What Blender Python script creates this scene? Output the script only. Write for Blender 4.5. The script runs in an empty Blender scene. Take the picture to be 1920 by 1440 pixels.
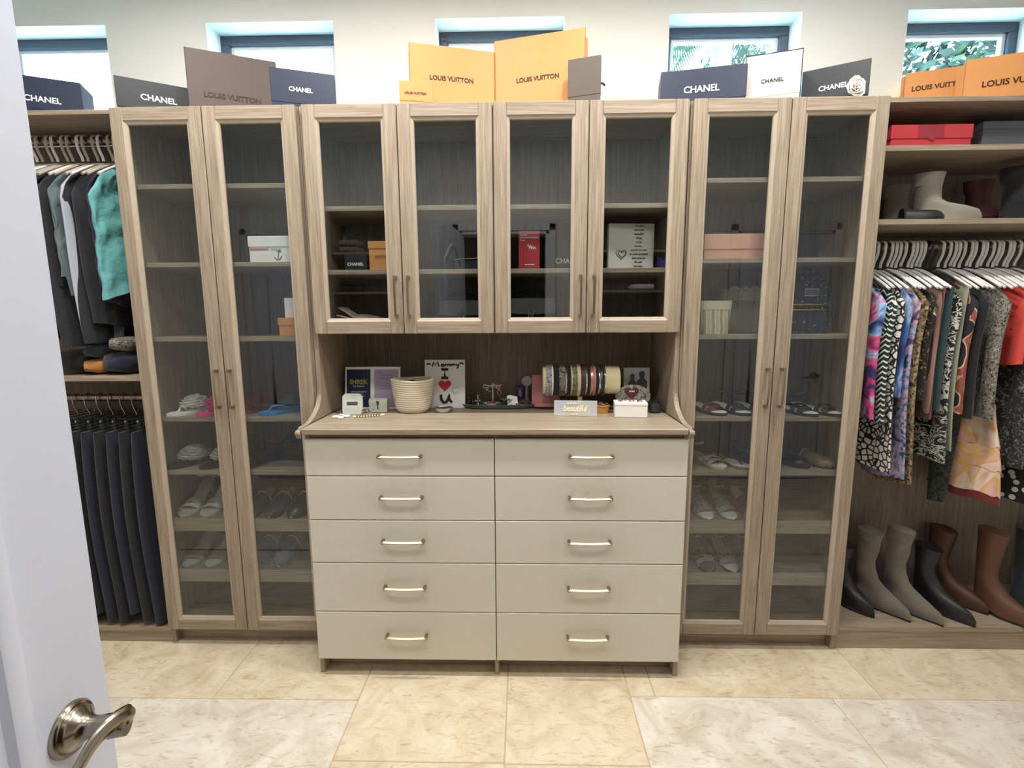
import bpy, math, random
from mathutils import Vector, Matrix
S = bpy.context.scene
COL = S.collection
R = random.Random(11)
PI = math.pi
sin, cos = math.sin, math.cos

# ------------------------------------------------------------------ camera
F_PX, PITCH, YAW, ROLL = 900.0, .1418, .022, .0054
CAM = Vector((.0538, -1.9894, 1.4997))
def ray(px, py):
    u, v, w = (px-960)/F_PX, (720-py)/F_PX, 1.0
    return axes(u, v, w)
def axes(u, v, w):
    c, s = cos(ROLL), sin(ROLL); u, v = c*u+s*v, -s*u+c*v
    c, s = cos(PITCH), sin(PITCH); Y, Z = c*w+s*v, -s*w+c*v
    c, s = cos(YAW), sin(YAW)
    return Vector((c*u-s*Y, s*u+c*Y, Z))
def at(px, py, y):          # point of the room at depth y
    r = ray(px, py); return CAM+r*((y-CAM.y)/r.y)
def az(px, py, z):          # point of the room at height z
    r = ray(px, py); return CAM+r*((z-CAM.z)/r.z)
cd = bpy.data.cameras.new('camera'); cam = bpy.data.objects.new('camera', cd); COL.objects.link(cam)
X, Y, Z = axes(1, 0, 0), axes(0, 1, 0), -axes(0, 0, 1)
cam.matrix_world = Matrix(((X.x, Y.x, Z.x, CAM.x), (X.y, Y.y, Z.y, CAM.y), (X.z, Y.z, Z.z, CAM.z), (0, 0, 0, 1)))
cd.sensor_width = 36; cd.lens = F_PX/1920*36; cd.clip_start = .02; cd.clip_end = 200
S.camera = cam

# ------------------------------------------------------------------ world, exposure, lamps
S.view_settings.view_transform = 'Standard'; S.view_settings.look = 'None'
S.view_settings.gamma = 1; S.view_settings.use_curve_mapping = False
S.view_settings.exposure = 0.25
wd = bpy.data.worlds.new('sky'); S.world = wd; wd.use_nodes = True
bg = wd.node_tree.nodes['Background']; bg.inputs[0].default_value = (.52, .82, 1.0, 1); bg.inputs[1].default_value = 21.0
CEIL = 3.10
LAMPS = [(-1.35, -.50), (-.48, -.50), (.40, -.50), (1.27, -.50), (-1.15, -1.30), (.0, -1.45), (1.05, -1.30)]
LAMP_W = [13, 13, 13, 13, 9, 9, 9]
def lamp(x, y, W):
    l = bpy.data.lights.new('downlight_lamp', 'AREA'); l.shape = 'DISK'; l.size = .13; l.energy = W; l.color = (1, .965, .915); l.spread = math.radians(168)
    o = bpy.data.objects.new('downlight_lamp', l); o.location = (x, y, CEIL-.012); COL.objects.link(o)
    return o

# ------------------------------------------------------------------ helpers
def hexc(h):
    h = h.lstrip('#'); o = []
    for i in (0, 2, 4):
        v = int(h[i:i+2], 16)/255; o.append(v/12.92 if v <= .04045 else ((v+.055)/1.055)**2.4)
    return (*o, 1)
MATS = {}
def newmat(name):
    m = bpy.data.materials.new(name); m.use_nodes = True; MATS[name] = m
    nt = m.node_tree; return m, nt, nt.nodes['Principled BSDF']
def N(nt, t, **k):
    n = nt.nodes.new(t)
    for a, b in k.items():
        if a.startswith('i_'): n.inputs[a[2:].replace('_', ' ')].default_value = b
        else: setattr(n, a, b)
    return n
def ramp(nt, fac, stops, interp='LINEAR'):
    r = nt.nodes.new('ShaderNodeValToRGB'); cr = r.color_ramp; cr.interpolation = interp
    while len(cr.elements) < len(stops): cr.elements.new(.5)
    for e, (p, c) in zip(cr.elements, stops): e.position = p; e.color = hexc(c)
    nt.links.new(fac, r.inputs[0]); return r.outputs[0]
def coords(nt, scale=(1, 1, 1), rnd=True):
    tc = nt.nodes.new('ShaderNodeTexCoord'); mp = nt.nodes.new('ShaderNodeMapping'); mp.inputs['Scale'].default_value = scale
    nt.links.new(tc.outputs['Object'], mp.inputs['Vector'])
    if rnd:
        oi = nt.nodes.new('ShaderNodeObjectInfo'); mu = nt.nodes.new('ShaderNodeMath'); mu.operation = 'MULTIPLY'; mu.inputs[1].default_value = 37
        nt.links.new(oi.outputs['Random'], mu.inputs[0]); nt.links.new(mu.outputs[0], mp.inputs['Location'])
    return mp.outputs[0]
def bump(nt, b, h, strength, dist=.002):
    n = nt.nodes.new('ShaderNodeBump'); n.inputs['Strength'].default_value = strength; n.inputs['Distance'].default_value = dist
    nt.links.new(h, n.inputs['Height']); nt.links.new(n.outputs[0], b.inputs['Normal'])
def pm(name, col, rough=.5, metal=0, var=.12, vs=8, bmp=0, bs=60, bd=.002, sheen=0, alpha=1, trans=0, spec=.5):
    """plain colour with slight procedural variation"""
    if name in MATS: return MATS[name]
    m, nt, b = newmat(name); c = hexc(col)
    v = coords(nt); n = N(nt, 'ShaderNodeTexNoise', i_Scale=vs, i_Detail=3.0); nt.links.new(v, n.inputs['Vector'])
    mx = nt.nodes.new('ShaderNodeMix'); mx.data_type = 'RGBA'
    mx.inputs[6].default_value = tuple(x*(1-var) for x in c[:3])+(1,); mx.inputs[7].default_value = tuple(min(1, x*(1+var)) for x in c[:3])+(1,)
    nt.links.new(n.outputs[0], mx.inputs[0]); nt.links.new(mx.outputs[2], b.inputs['Base Color'])
    b.inputs['Roughness'].default_value = rough; b.inputs['Metallic'].default_value = metal
    b.inputs['Specular IOR Level'].default_value = spec; b.inputs['Transmission Weight'].default_value = trans
    if sheen: b.inputs['Sheen Weight'].default_value = sheen
    if bmp:
        n2 = N(nt, 'ShaderNodeTexNoise', i_Scale=bs, i_Detail=4.0); nt.links.new(v, n2.inputs['Vector']); bump(nt, b, n2.outputs[0], bmp, bd)
    return m
def wood(name, ax, lo='#948574', mid='#a2927f', hi='#b0a08d', rough=.5):
    m, nt, b = newmat(name)
    sc = [55, 55, 55]; sc[ax] = 2.2; v = coords(nt, tuple(sc))
    n = N(nt, 'ShaderNodeTexNoise', i_Scale=1.0, i_Detail=6.0, i_Roughness=.62, i_Distortion=.35); nt.links.new(v, n.inputs['Vector'])
    col = ramp(nt, n.outputs[0], [(.30, lo), (.5, mid), (.72, hi)])
    sc2 = [230, 230, 230]; sc2[ax] = 6; v2 = coords(nt, tuple(sc2)); n2 = N(nt, 'ShaderNodeTexNoise', i_Scale=1.0, i_Detail=3.0); nt.links.new(v2, n2.inputs['Vector'])
    c2 = ramp(nt, n2.outputs[0], [(.35, '#b9b0a6'), (.6, '#ffffff')])
    mx = nt.nodes.new('ShaderNodeMix'); mx.data_type = 'RGBA'; mx.blend_type = 'MULTIPLY'; mx.inputs[0].default_value = .6
    nt.links.new(col, mx.inputs[6]); nt.links.new(c2, mx.inputs[7]); nt.links.new(mx.outputs[2], b.inputs['Base Color'])
    b.inputs['Roughness'].default_value = rough; bump(nt, b, n2.outputs[0], .10, .001)
    return m
def glassmat(name, tint, ior=1.5, rough=.0):
    """thin pane: see-through with Fresnel reflection"""
    m, nt, b = newmat(name); nt.nodes.remove(b); out = nt.nodes['Material Output']
    t = nt.nodes.new('ShaderNodeBsdfTransparent'); t.inputs[0].default_value = hexc(tint)
    g = nt.nodes.new('ShaderNodeBsdfGlossy'); g.inputs['Roughness'].default_value = rough
    lw = nt.nodes.new('ShaderNodeLayerWeight'); lw.inputs[0].default_value = .5; r0 = ((ior-1)/(ior+1))**2
    pw = N(nt, 'ShaderNodeMath', operation='POWER'); pw.inputs[1].default_value = 5; nt.links.new(lw.outputs['Facing'], pw.inputs[0])
    fr = N(nt, 'ShaderNodeMath', operation='MULTIPLY_ADD'); fr.inputs[1].default_value = 1-r0; fr.inputs[2].default_value = r0; nt.links.new(pw.outputs[0], fr.inputs[0])
    mx = nt.nodes.new('ShaderNodeMixShader'); nt.links.new(fr.outputs[0], mx.inputs[0]); nt.links.new(t.outputs[0], mx.inputs[1]); nt.links.new(g.outputs[0], mx.inputs[2])
    nt.links.new(mx.outputs[0], out.inputs['Surface']); return m
def fab(name, kind, cols, scale=20, stretch=(1, 1, 1), rough=.85, dist=0.0):
    """printed cloth"""
    m, nt, b = newmat(name); v = coords(nt, tuple(s*scale for s in stretch))
    if kind == 'noise':
        n = N(nt, 'ShaderNodeTexNoise', i_Scale=1.0, i_Detail=2.0, i_Distortion=dist); nt.links.new(v, n.inputs['Vector']); f = n.outputs[0]
        k = len(cols); st = [(.34+.32*i/max(1, k-1), c) for i, c in enumerate(cols)]; col = ramp(nt, f, st, 'CONSTANT' if dist > 2.9 else 'LINEAR')
    elif kind == 'wave':
        n = N(nt, 'ShaderNodeTexWave', i_Scale=1.0, i_Distortion=dist, i_Detail=1.0); nt.links.new(v, n.inputs['Vector']); f = n.outputs[0]
        k = len(cols); col = ramp(nt, f, [(i/k, c) for i, c in enumerate(cols)], 'CONSTANT')
    elif kind == 'zig':
        n = N(nt, 'ShaderNodeTexWave', bands_direction='Z', i_Scale=1.0, i_Distortion=0.0); 
        sx = nt.nodes.new('ShaderNodeSeparateXYZ'); nt.links.new(v, sx.inputs[0])
        pp = nt.nodes.new('ShaderNodeMath'); pp.operation = 'PINGPONG'; pp.inputs[1].default_value = .35; nt.links.new(sx.outputs[1], pp.inputs[0])
        ad = nt.nodes.new('ShaderNodeMath'); ad.operation = 'ADD'; nt.links.new(sx.outputs[2], ad.inputs[0]); nt.links.new(pp.outputs[0], ad.inputs[1])
        cb = nt.nodes.new('ShaderNodeCombineXYZ'); nt.links.new(ad.outputs[0], cb.inputs[2]); nt.links.new(cb.outputs[0], n.inputs['Vector']); f = n.outputs[0]
        k = len(cols); col = ramp(nt, f, [(i/k, c) for i, c in enumerate(cols)], 'CONSTANT')
    else:
        n = N(nt, 'ShaderNodeTexVoronoi', i_Scale=1.0); n.feature = 'F1' if kind == 'dots' else 'DISTANCE_TO_EDGE'; nt.links.new(v, n.inputs['Vector']); f = n.outputs['Distance']
        k = len(cols); col = ramp(nt, f, [((.32 if kind == 'dots' else .12)*i, c) for i, c in enumerate(cols)], 'CONSTANT')
    nt.links.new(col, b.inputs['Base Color']); b.inputs['Roughness'].default_value = rough
    b.inputs['Sheen Weight'].default_value = .1
    v2 = coords(nt, (1, 1, 1)); n3 = N(nt, 'ShaderNodeTexNoise', i_Scale=35.0, i_Detail=3.0); nt.links.new(v2, n3.inputs['Vector']); bump(nt, b, n3.outputs[0], .25, .004)
    return m

class MB:
    def __init__(s): s.v = []; s.f = []; s.sm = False
    def add(s, vs, fs):
        o = len(s.v); s.v += [Vector(p) for p in vs]; s.f += [tuple(i+o for i in f) for f in fs]; return o
    def xf(s, m, o=0):
        for i in range(o, len(s.v)): s.v[i] = m @ s.v[i]
        return s
    def box(s, x0, x1, y0, y1, z0, z1, b=0):
        if x0 > x1: x0, x1 = x1, x0
        if y0 > y1: y0, y1 = y1, y0
        if z0 > z1: z0, z1 = z1, z0
        if not b:
            s.add([(x0, y0, z0), (x1, y0, z0), (x1, y1, z0), (x0, y1, z0), (x0, y0, z1), (x1, y0, z1), (x1, y1, z1), (x0, y1, z1)],
                  [(3, 2, 1, 0), (4, 5, 6, 7), (0, 1, 5, 4), (1, 2, 6, 5), (2, 3, 7, 6), (3, 0, 4, 7)]); return s
        b = min(b, (x1-x0)*.45, (y1-y0)*.45, (z1-z0)*.45); vs = []; ix = {}
        for i, x in enumerate((x0, x1)):
            for j, y in enumerate((y0, y1)):
                for k, z in enumerate((z0, z1)):
                    xi, yi, zi = x+(b, -b)[i], y+(b, -b)[j], z+(b, -b)[k]
                    for a, p in enumerate(((x, yi, zi), (xi, y, zi), (xi, yi, z))): ix[i, j, k, a] = len(vs); vs.append(p)
        fs = []
        for i in (0, 1):
            q = [ix[i, j, k, 0] for j, k in ((0, 0), (1, 0), (1, 1), (0, 1))]; fs.append(q if i else q[::-1])
            q = [ix[j, i, k, 1] for j, k in ((0, 0), (1, 0), (1, 1), (0, 1))]; fs.append(q[::-1] if i else q)
            q = [ix[j, k, i, 2] for j, k in ((0, 0), (1, 0), (1, 1), (0, 1))]; fs.append(q if i else q[::-1])
            for j in (0, 1):
                fs.append([ix[i, j, 0, 0], ix[i, j, 1, 0], ix[i, j, 1, 1], ix[i, j, 0, 1]])
                fs.append([ix[i, 0, j, 0], ix[i, 1, j, 0], ix[i, 1, j, 2], ix[i, 0, j, 2]])
                fs.append([ix[0, i, j, 1], ix[1, i, j, 1], ix[1, i, j, 2], ix[0, i, j, 2]])
                for k in (0, 1): fs.append([ix[i, j, k, a] for a in (0, 1, 2)])
        s.add(vs, fs); s.fixn = True; return s
    def loft(s, rings, cap=True, closed=False):
        n = len(rings[0]); o = s.add([p for r in rings for p in r], []); m = len(rings)
        for i in range(m if closed else m-1):
            for j in range(n):
                a, b = i*n, ((i+1) % m)*n
                s.f.append((o+a+j, o+a+(j+1) % n, o+b+(j+1) % n, o+b+j))
        if cap and not closed:
            s.f.append(tuple(o+j for j in range(n))[::-1]); s.f.append(tuple(o+(m-1)*n+j for j in range(n)))
        return s
    def tube(s, path, r, n=8, closed=False, flat=(1, 1), cap=True, up=None):
        P = [Vector(p) for p in path]; rings = []; nrm = None; k = len(P)
        for i in range(k):
            a = P[(i-1) % k] if (i or closed) else P[i]; b = P[(i+1) % k] if (i < k-1 or closed) else P[i]
            t = (b-a).normalized()
            if nrm is None: nrm = (Vector(up) if up else t.orthogonal()); nrm = (nrm-t*nrm.dot(t)).normalized()
            else:
                nrm = nrm-t*nrm.dot(t); nrm = nrm.normalized() if nrm.length > 1e-6 else t.orthogonal().normalized()
            bi = t.cross(nrm); rr = r[i] if isinstance(r, (list, tuple)) else r
            rings.append([P[i]+nrm*(cos(2*PI*j/n)*rr*flat[0])+bi*(sin(2*PI*j/n)*rr*flat[1]) for j in range(n)])
        s.sm = True; return s.loft(rings, cap, closed)
    def lathe(s, prof, n=24, c=(0, 0, 0), ax='Z', e=(1, 1), cap=True):
        rings = []
        for r, z in prof:
            ring = []
            for j in range(n):
                a = 2*PI*j/n; p = (r*cos(a)*e[0], r*sin(a)*e[1], z)
                if ax == 'X': p = (p[2], p[0], p[1])
                if ax == 'Y': p = (p[0], -p[2], p[1])
                ring.append((c[0]+p[0], c[1]+p[1], c[2]+p[2]))
            rings.append(ring)
        s.sm = True; return s.loft(rings, cap)
    def prism(s, o2, d0, d1, ax='Y'):
        n = len(o2)
        mk = {'Y': lambda p, d: (p[0], d, p[1]), 'Z': lambda p, d: (p[0], p[1], d), 'X': lambda p, d: (d, p[0], p[1])}[ax]
        o = s.add([mk(p, d0) for p in o2]+[mk(p, d1) for p in o2], [])
        for j in range(n): s.f.append((o+j, o+(j+1) % n, o+n+(j+1) % n, o+n+j))
        s.f.append(tuple(o+j for j in range(n))[::-1]); s.f.append(tuple(o+n+j for j in range(n))); s.fixn = True; return s
    def sheet(s, fn, nu, nv, th):
        """curved sheet with thickness: fn(u,v)"""
        g = [[Vector(fn(i/nu, j/nv)) for j in range(nv+1)] for i in range(nu+1)]; A = []; B = []
        for i in range(nu+1):
            for j in range(nv+1):
                du = g[min(i+1, nu)][j]-g[max(i-1, 0)][j]; dv = g[i][min(j+1, nv)]-g[i][max(j-1, 0)]
                n = du.cross(dv); n = n.normalized() if n.length > 1e-9 else Vector((0, 0, 1)); A.append(g[i][j]+n*th/2); B.append(g[i][j]-n*th/2)
        o = s.add(A+B, []); w = nv+1; k = len(A)
        for i in range(nu):
            for j in range(nv):
                a, b, c, d = i*w+j, (i+1)*w+j, (i+1)*w+j+1, i*w+j+1
                s.f.append((o+a, o+b, o+c, o+d)); s.f.append((o+k+d, o+k+c, o+k+b, o+k+a))
        bd = [(i, 0) for i in range(nu)]+[(nu, j) for j in range(nv)]+[(i, nv) for i in range(nu, 0, -1)]+[(0, j) for j in range(nv, 0, -1)]
        for q in range(len(bd)):
            a = bd[q][0]*w+bd[q][1]; b2 = bd[(q+1) % len(bd)]; b = b2[0]*w+b2[1]; s.f.append((o+b, o+a, o+k+a, o+k+b))
        s.sm = True; return s
    fixn = False
    def mesh(s, name, mat, off=None):
        me = bpy.data.meshes.new(name); vs = s.v if off is None else [p-off for p in s.v]
        me.from_pydata([tuple(p) for p in vs], [], s.f)
        if s.fixn:
            import bmesh
            bm = bmesh.new(); bm.from_mesh(me); bmesh.ops.recalc_face_normals(bm, faces=bm.faces); bm.to_mesh(me); bm.free()
        if s.sm:
            for p in me.polygons: p.use_smooth = True
            try: me.set_sharp_from_angle(angle=math.radians(42))
            except Exception: pass
        me.materials.append(MATS[mat]); return me
ROOTLOC = {}
def link(o, parent=None):
    COL.objects.link(o)
    if parent: o.parent = parent
    return o
def thing(name, label, cat, loc=(0, 0, 0), rz=0, group=None, kind=None, rot=None):
    o = bpy.data.objects.new(name, None); o.empty_display_size = .05; link(o); o.location = loc; o.rotation_euler = rot if rot else (0, 0, rz)
    tag(o, label, cat, group, kind); return o
def tag(o, label, cat, group=None, kind=None):
    if label: o['label'] = label
    if cat: o['category'] = cat
    if group: o['group'] = group
    if kind: o['kind'] = kind
    return o
def rootof(o):
    while o.parent: o = o.parent
    return o
def part(name, mb, mat, parent, world=False, label=None, me=None):
    """a part of a thing; with world=True the shape was drawn in room coordinates"""
    o = bpy.data.objects.new(name, me or mb.mesh(name, mat, rootof(parent).location if world else None)); link(o, parent)
    if label: o['label'] = label
    return o
def single(name, mb, mat, label, cat, loc=(0, 0, 0), rz=0, group=None, kind=None, world=True, rot=None):
    loc = Vector(loc); o = bpy.data.objects.new(name, mb.mesh(name, mat, loc if world else None)); link(o); o.location = loc; o.rotation_euler = rot if rot else (0, 0, rz)
    return tag(o, label, cat, group, kind)
def struct(name, mb, mat, parent=None, label=None):
    o = bpy.data.objects.new(name, mb.mesh(name, mat)); link(o, parent)
    if not parent: o['kind'] = 'structure'
    if label: o['label'] = label
    return o
def lettering(txt, size, mat, parent, loc, rz=0, bold=0, space=1.0, ext=.0004, width=None, shear=0, rx=PI/2, name='lettering', ax='CENTER'):
    """flat raised print standing upright and facing -Y of its parent"""
    cu = bpy.data.curves.new('t', 'FONT'); cu.body = txt; cu.size = size; cu.extrude = ext; cu.offset = bold; cu.space_character = space; cu.align_x = ax; cu.align_y = 'CENTER'; cu.shear = shear
    cu.resolution_u = 3
    t = bpy.data.objects.new('t', cu); COL.objects.link(t); dg = bpy.context.evaluated_depsgraph_get()
    me = bpy.data.meshes.new_from_object(t.evaluated_get(dg)); bpy.data.objects.remove(t); me.materials.clear(); me.materials.append(MATS[mat]); me.name = name
    if width and len(me.vertices):
        xs = [v.co.x for v in me.vertices]; k = width/(max(xs)-min(xs))
        for v in me.vertices: v.co.x *= k
    o = bpy.data.objects.new(name, me); link(o, parent); o.location = loc; o.rotation_euler = (rx, 0, rz); return o
def stroke(name, paths, r, mat, parent, flat=(1, .35)):
    mb = MB()
    for p in paths: mb.tube(p, r, 6, flat=flat, up=(0, 0, 1))
    return part(name, mb, mat, parent)
def smooth(a, b, x):
    t = max(0, min(1, (x-a)/(b-a))); return t*t*(3-2*t)
def interp(tab, t):
    for (a, va), (b, vb) in zip(tab, tab[1:]):
        if t <= b: return va+(vb-va)*(t-a)/(b-a) if b > a else vb
    return tab[-1][1]

# ------------------------------------------------------------------ materials
wood('wood_upright', 2); wood('wood_across', 0); wood('wood_deep', 1)
wood('wood_back_shaded', 2, '#6f6357', '#7d7165', '#8b7e71', .6)  # darker copy of the wood, with the shade on the backs in its colour
pm('wall_paint', '#e1ded7', .85, var=.02, vs=3, bmp=.05, bs=200)
pm('ceiling_paint', '#e6e2da', .9, var=.02)
pm('drawer_front', '#d2ccbe', .45, var=.015, vs=30, bmp=.03, bs=250)
pm('door_paint', '#d3d8e8', .38, var=.015)
pm('trim_paint', '#d9d9dc', .4, var=.02)
pm('teal_cloth', '#62a3a4', .75, var=.15, vs=14, bmp=1.0, bs=11, bd=.02)
pm('bead_wood', '#ab9c8a', .45, var=.10, vs=40)
pm('nickel', '#a2947e', .36, 1, var=.05)
pm('lever_metal', '#9a9184', .2, 1, var=.08)
pm('rod_metal', '#8d7f74', .3, 1, var=.05)
pm('grout', '#b9a689', .9)
pm('window_frame', '#48505e', .5, var=.1)
pm('reveal_paint', '#dfe3e2', .8, var=.02)
pm('dark_gap', '#2b2622', .8)
glassmat('cabinet_glass', '#f0f3f3', 1.66); glassmat('window_glass', '#f4fbff', 1.45); glassmat('clear_glass', '#e2e9e6', 1.5)
def stone(name, cols, off):
    m, nt, b = newmat(name); v = coords(nt, (1, 1, 1), True)
    n = N(nt, 'ShaderNodeTexNoise', i_Scale=5.5, i_Detail=9.0, i_Roughness=.66, i_Distortion=1.1); nt.links.new(v, n.inputs['Vector'])
    c1 = ramp(nt, n.outputs[0], [(.28, cols[0]), (.42, cols[1]), (.55, cols[2]), (.75, cols[3])])
    v2 = coords(nt, (9, 30, 9), True); n2 = N(nt, 'ShaderNodeTexNoise', i_Scale=1.6, i_Detail=6.0, i_Distortion=1.6); nt.links.new(v2, n2.inputs['Vector'])
    c2 = ramp(nt, n2.outputs[0], [(.30, '#cdb79a'), (.44, '#ffffff'), (.70, '#ffffff'), (.8, '#e8ddcb')])
    mx = nt.nodes.new('ShaderNodeMix'); mx.data_type = 'RGBA'; mx.blend_type = 'MULTIPLY'; mx.inputs[0].default_value = .55
    nt.links.new(c1, mx.inputs[6]); nt.links.new(c2, mx.inputs[7]); nt.links.new(mx.outputs[2], b.inputs['Base Color'])
    b.inputs['Roughness'].default_value = .36; bump(nt, b, n2.outputs[0], .12, .002); return m
stone('travertine_warm', ('#bda98b', '#d0bfa3', '#dccdb3', '#e6dac4'), 0)
stone('travertine_pale_lit', ('#c0b5a4', '#d2c8b8', '#dfd7c9', '#ebe6db'), 5)  # paler stone; the brighter light on the side slabs is partly its colour
for n, c, r, mt in (('orange_paper', '#d39155', .55, 0), ('brown_paper', '#564842', .6, 0), ('black_card', '#23262d', .45, 0), ('navy_card', '#232c44', .45, 0), ('white_card', '#d8d3cb', .5, 0),
                    ('dark_grey_card', '#5a5049', .55, 0), ('red_card', '#b4343c', .45, 0), ('red_dark', '#8e2a36', .5, 0), ('slate_card', '#55585f', .55, 0), ('pink_card', '#dca58c', .55, 0),
                    ('ink_black', '#15130f', .6, 0), ('ink_white', '#f2f1ee', .5, 0), ('ink_brown', '#3d2318', .6, 0), ('ink_gold', '#f3e9c8', .4, 0), ('heart_red', '#b5223f', .55, 0),
                    ('canvas_white', '#d9d9d6', .8, 0), ('rope_cream', '#cfc2ab', .85, 0), ('cream_plastic', '#d8cba0', .45, 0), ('silver', '#c9c9c9', .2, 1), ('gold', '#d9b25c', .25, 1), ('pewter', '#5a605c', .35, 1),
                    ('pewter_dark', '#5f6863', .4, .2), ('plum', '#4a2a3e', .6, 0), ('maroon', '#6b2b3f', .6, 0), ('dusty_pink', '#bd7d80', .55, 0), ('purple', '#4c3560', .5, 0), ('lavender', '#a99bb5', .6, 0),
                    ('navy_print', '#1d2148', .45, 0), ('lime_ink', '#b7c04c', .5, 0), ('pale_green_grey', '#c2c8bd', .6, 0), ('wax_amber', '#b98442', .4, 0), ('photo_grey', '#b4b6b5', .5, 0), ('photo_dark', '#474747', .5, 0),
                    ('hanger_white', '#e2e1de', .35, 0), ('hanger_black', '#1a1a1c', .4, 0), ('hanger_beige', '#b4a79a', .4, 0), ('rubber_black', '#18171a', .6, 0), ('leather_black', '#1d1b1e', .4, 0), ('suede_grey', '#8f887d', .9, 0),
                    ('suede_taupe', '#6d655a', .9, 0), ('leather_tan', '#5d3c2a', .55, 0), ('leather_maroon', '#562a2f', .6, 0), ('leather_brown', '#4a2e20', .55, 0), ('sole_cream', '#cbbd9f', .7, 0), ('shoe_white', '#ebe8e0', .5, 0),
                    ('shoe_insole', '#d6cfc2', .7, 0), ('hot_pink', '#e8428f', .45, 0), ('crimson', '#8f1f44', .5, 0), ('flip_blue', '#2f84c4', .5, 0), ('bow_slate', '#566672', .7, 0), ('denim_pale', '#7c8797', .8, 0),
                    ('shoe_navy', '#39414f', .6, 0), ('nude', '#c79d7c', .5, 0), ('metal_strap', '#c9c3b6', .3, .4), ('rose_gold', '#c99c92', .3, .7), ('tan_slip', '#8d7450', .45, 0), ('teal_cloth', '#6fb6b3', .8, 0),
                    ('camo_grey', '#5f6e70', .8, 0), ('black_cloth', '#131418', .9, 0), ('charcoal_cloth', '#1f2128', .9, 0), ('purple_cloth', '#3d2749', .9, 0), ('denim_dark', '#121a2a', .9, 0), ('denim_black', '#12141b', .9, 0),
                    ('coral_cloth', '#d0483f', .8, 0), ('dark_teal_cloth', '#22393d', .9, 0), ('navy_cloth', '#1e2138', .9, 0), ('sage_cloth', '#8b8f7c', .9, 0), ('red_cloth', '#6c1f1c', .9, 0), ('grey_towel', '#8d8d90', .95, 0),
                    ('orange_cloth', '#b77a3a', .9, 0), ('slate_cloth', '#20272d', .9, 0), ('straw', '#bfb497', .9, 0), ('straw_dark', '#a3997f', .9, 0), ('bark', '#6b5a48', .9, 0), ('leaf_a', '#1c2b18', .7, 0), ('leaf_b', '#2b4022', .7, 0), ('paving', '#b9b8b4', .9, 0),
                    ('trim_white', '#eceae5', .4, 0), ('frost', '#b7bcc0', .5, 0), ('hall_dark', '#2c2723', .9, 0), ('beige_cloth', '#b5a397', .9, 0), ('violet_foil', '#5b5bb0', .25, .5)):
    pm(n, c, r, mt, var=.08, bmp=(.15 if r > .75 else 0), bs=90, sheen=(.2 if r > .85 else 0))
m, nt, b = newmat('lamp_glow'); b.inputs['Base Color'].default_value = (1, .95, .85, 1); b.inputs['Emission Color'].default_value = (1, .9, .75, 1); b.inputs['Emission Strength'].default_value = 6
fab('floral_pink', 'noise', ['#2f2a5e', '#5f92cf', '#aebfe0', '#d7688f', '#c23f7e', '#3a2b66'], 9, dist=1.2)
fab('zig_green', 'zig', ['#10191a', '#10191a', '#1f4d43', '#cfd6d0'], 14)
fab('brown_print', 'noise', ['#1a1410', '#6a5334', '#a8926b', '#2a2420'], 30, dist=2.0)
fab('blue_print', 'noise', ['#1a2a5e', '#3763a8', '#93a7c9', '#20264a'], 16, (1, 1, .3), dist=1)
fab('black_gold', 'noise', ['#121110', '#121110', '#1a1714', '#6f5a34', '#d9d2bd'], 24, dist=3)
fab('maroon_stripe', 'wave', ['#5e2e30', '#7a4440', '#3f2024', '#8a6a60'], 10, (1, 1.6, .02))
fab('palm_print', 'wave', ['#1e1b2c', '#1e1b2c', '#1e1b2c', '#c9a886', '#8f4a3c'], 9, (.5, 1, 1), dist=7)
fab('lace_grey', 'noise', ['#23221f', '#4a4842', '#9a978a', '#2a2926', '#b9b6a8'], 55, dist=2.2)
fab('lace_dark', 'noise', ['#141416', '#1f2022', '#34363a', '#7c7c78'], 40, dist=2)
fab('denim_print', 'noise', ['#1c2436', '#39475f', '#8e99a8', '#222838'], 26, dist=2)
fab('circles_bw', 'dots', ['#c9c8c2', '#131316', '#131316'], 27)
fab('white_dark_check', 'edge', ['#17171a', '#cfccc4', '#cfccc4'], 40)
fab('leaf_bw', 'noise', ['#121214', '#121214', '#b9b8ae', '#121214', '#cdccc4'], 12, (1, 1, 1.6), dist=3)
fab('peach_tie', 'noise', ['#d9a28e', '#e3c3ae', '#ead3bd', '#dca85e', '#e0b4a6'], 8, (1, 1, .7), dist=1)
fab('olive_print', 'noise', ['#14161a', '#1d2320', '#39463a', '#15181a'], 22, dist=2)
fab('floral_bag', 'noise', ['#1b1c2b', '#1b1c2b', '#23243a', '#1b1c2b', '#a9aabf'], 34, dist=3)
fab('pink_blue_lower', 'noise', ['#4a3a6a', '#bfa0a8', '#6c86b8', '#2a2740'], 14, dist=2)
fab('flake_print', 'edge', ['#c5bfc2', '#3f3840', '#3f3840'], 70)
fab('stripe_bw', 'wave', ['#a9adb8', '#1e2026'], 5, (1, .9, .35), dist=1)
fab('glitter_grey', 'noise', ['#3a3a3c', '#77777a', '#c9c9c9', '#3c3c3e'], 130, dist=1)
fab('leopard', 'noise', ['#2a2016', '#8d8a60', '#4a4630', '#b7a879'], 60, dist=2)
fab('woven', 'wave', ['#b3a98c', '#cfc4a8', '#978d72'], 45, (.2, .2, 1), dist=1)
fab('collage', 'noise', ['#55564f', '#8f8d84', '#b9b7ac', '#6a6a60', '#a5a59c'], 40, dist=1)

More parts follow.
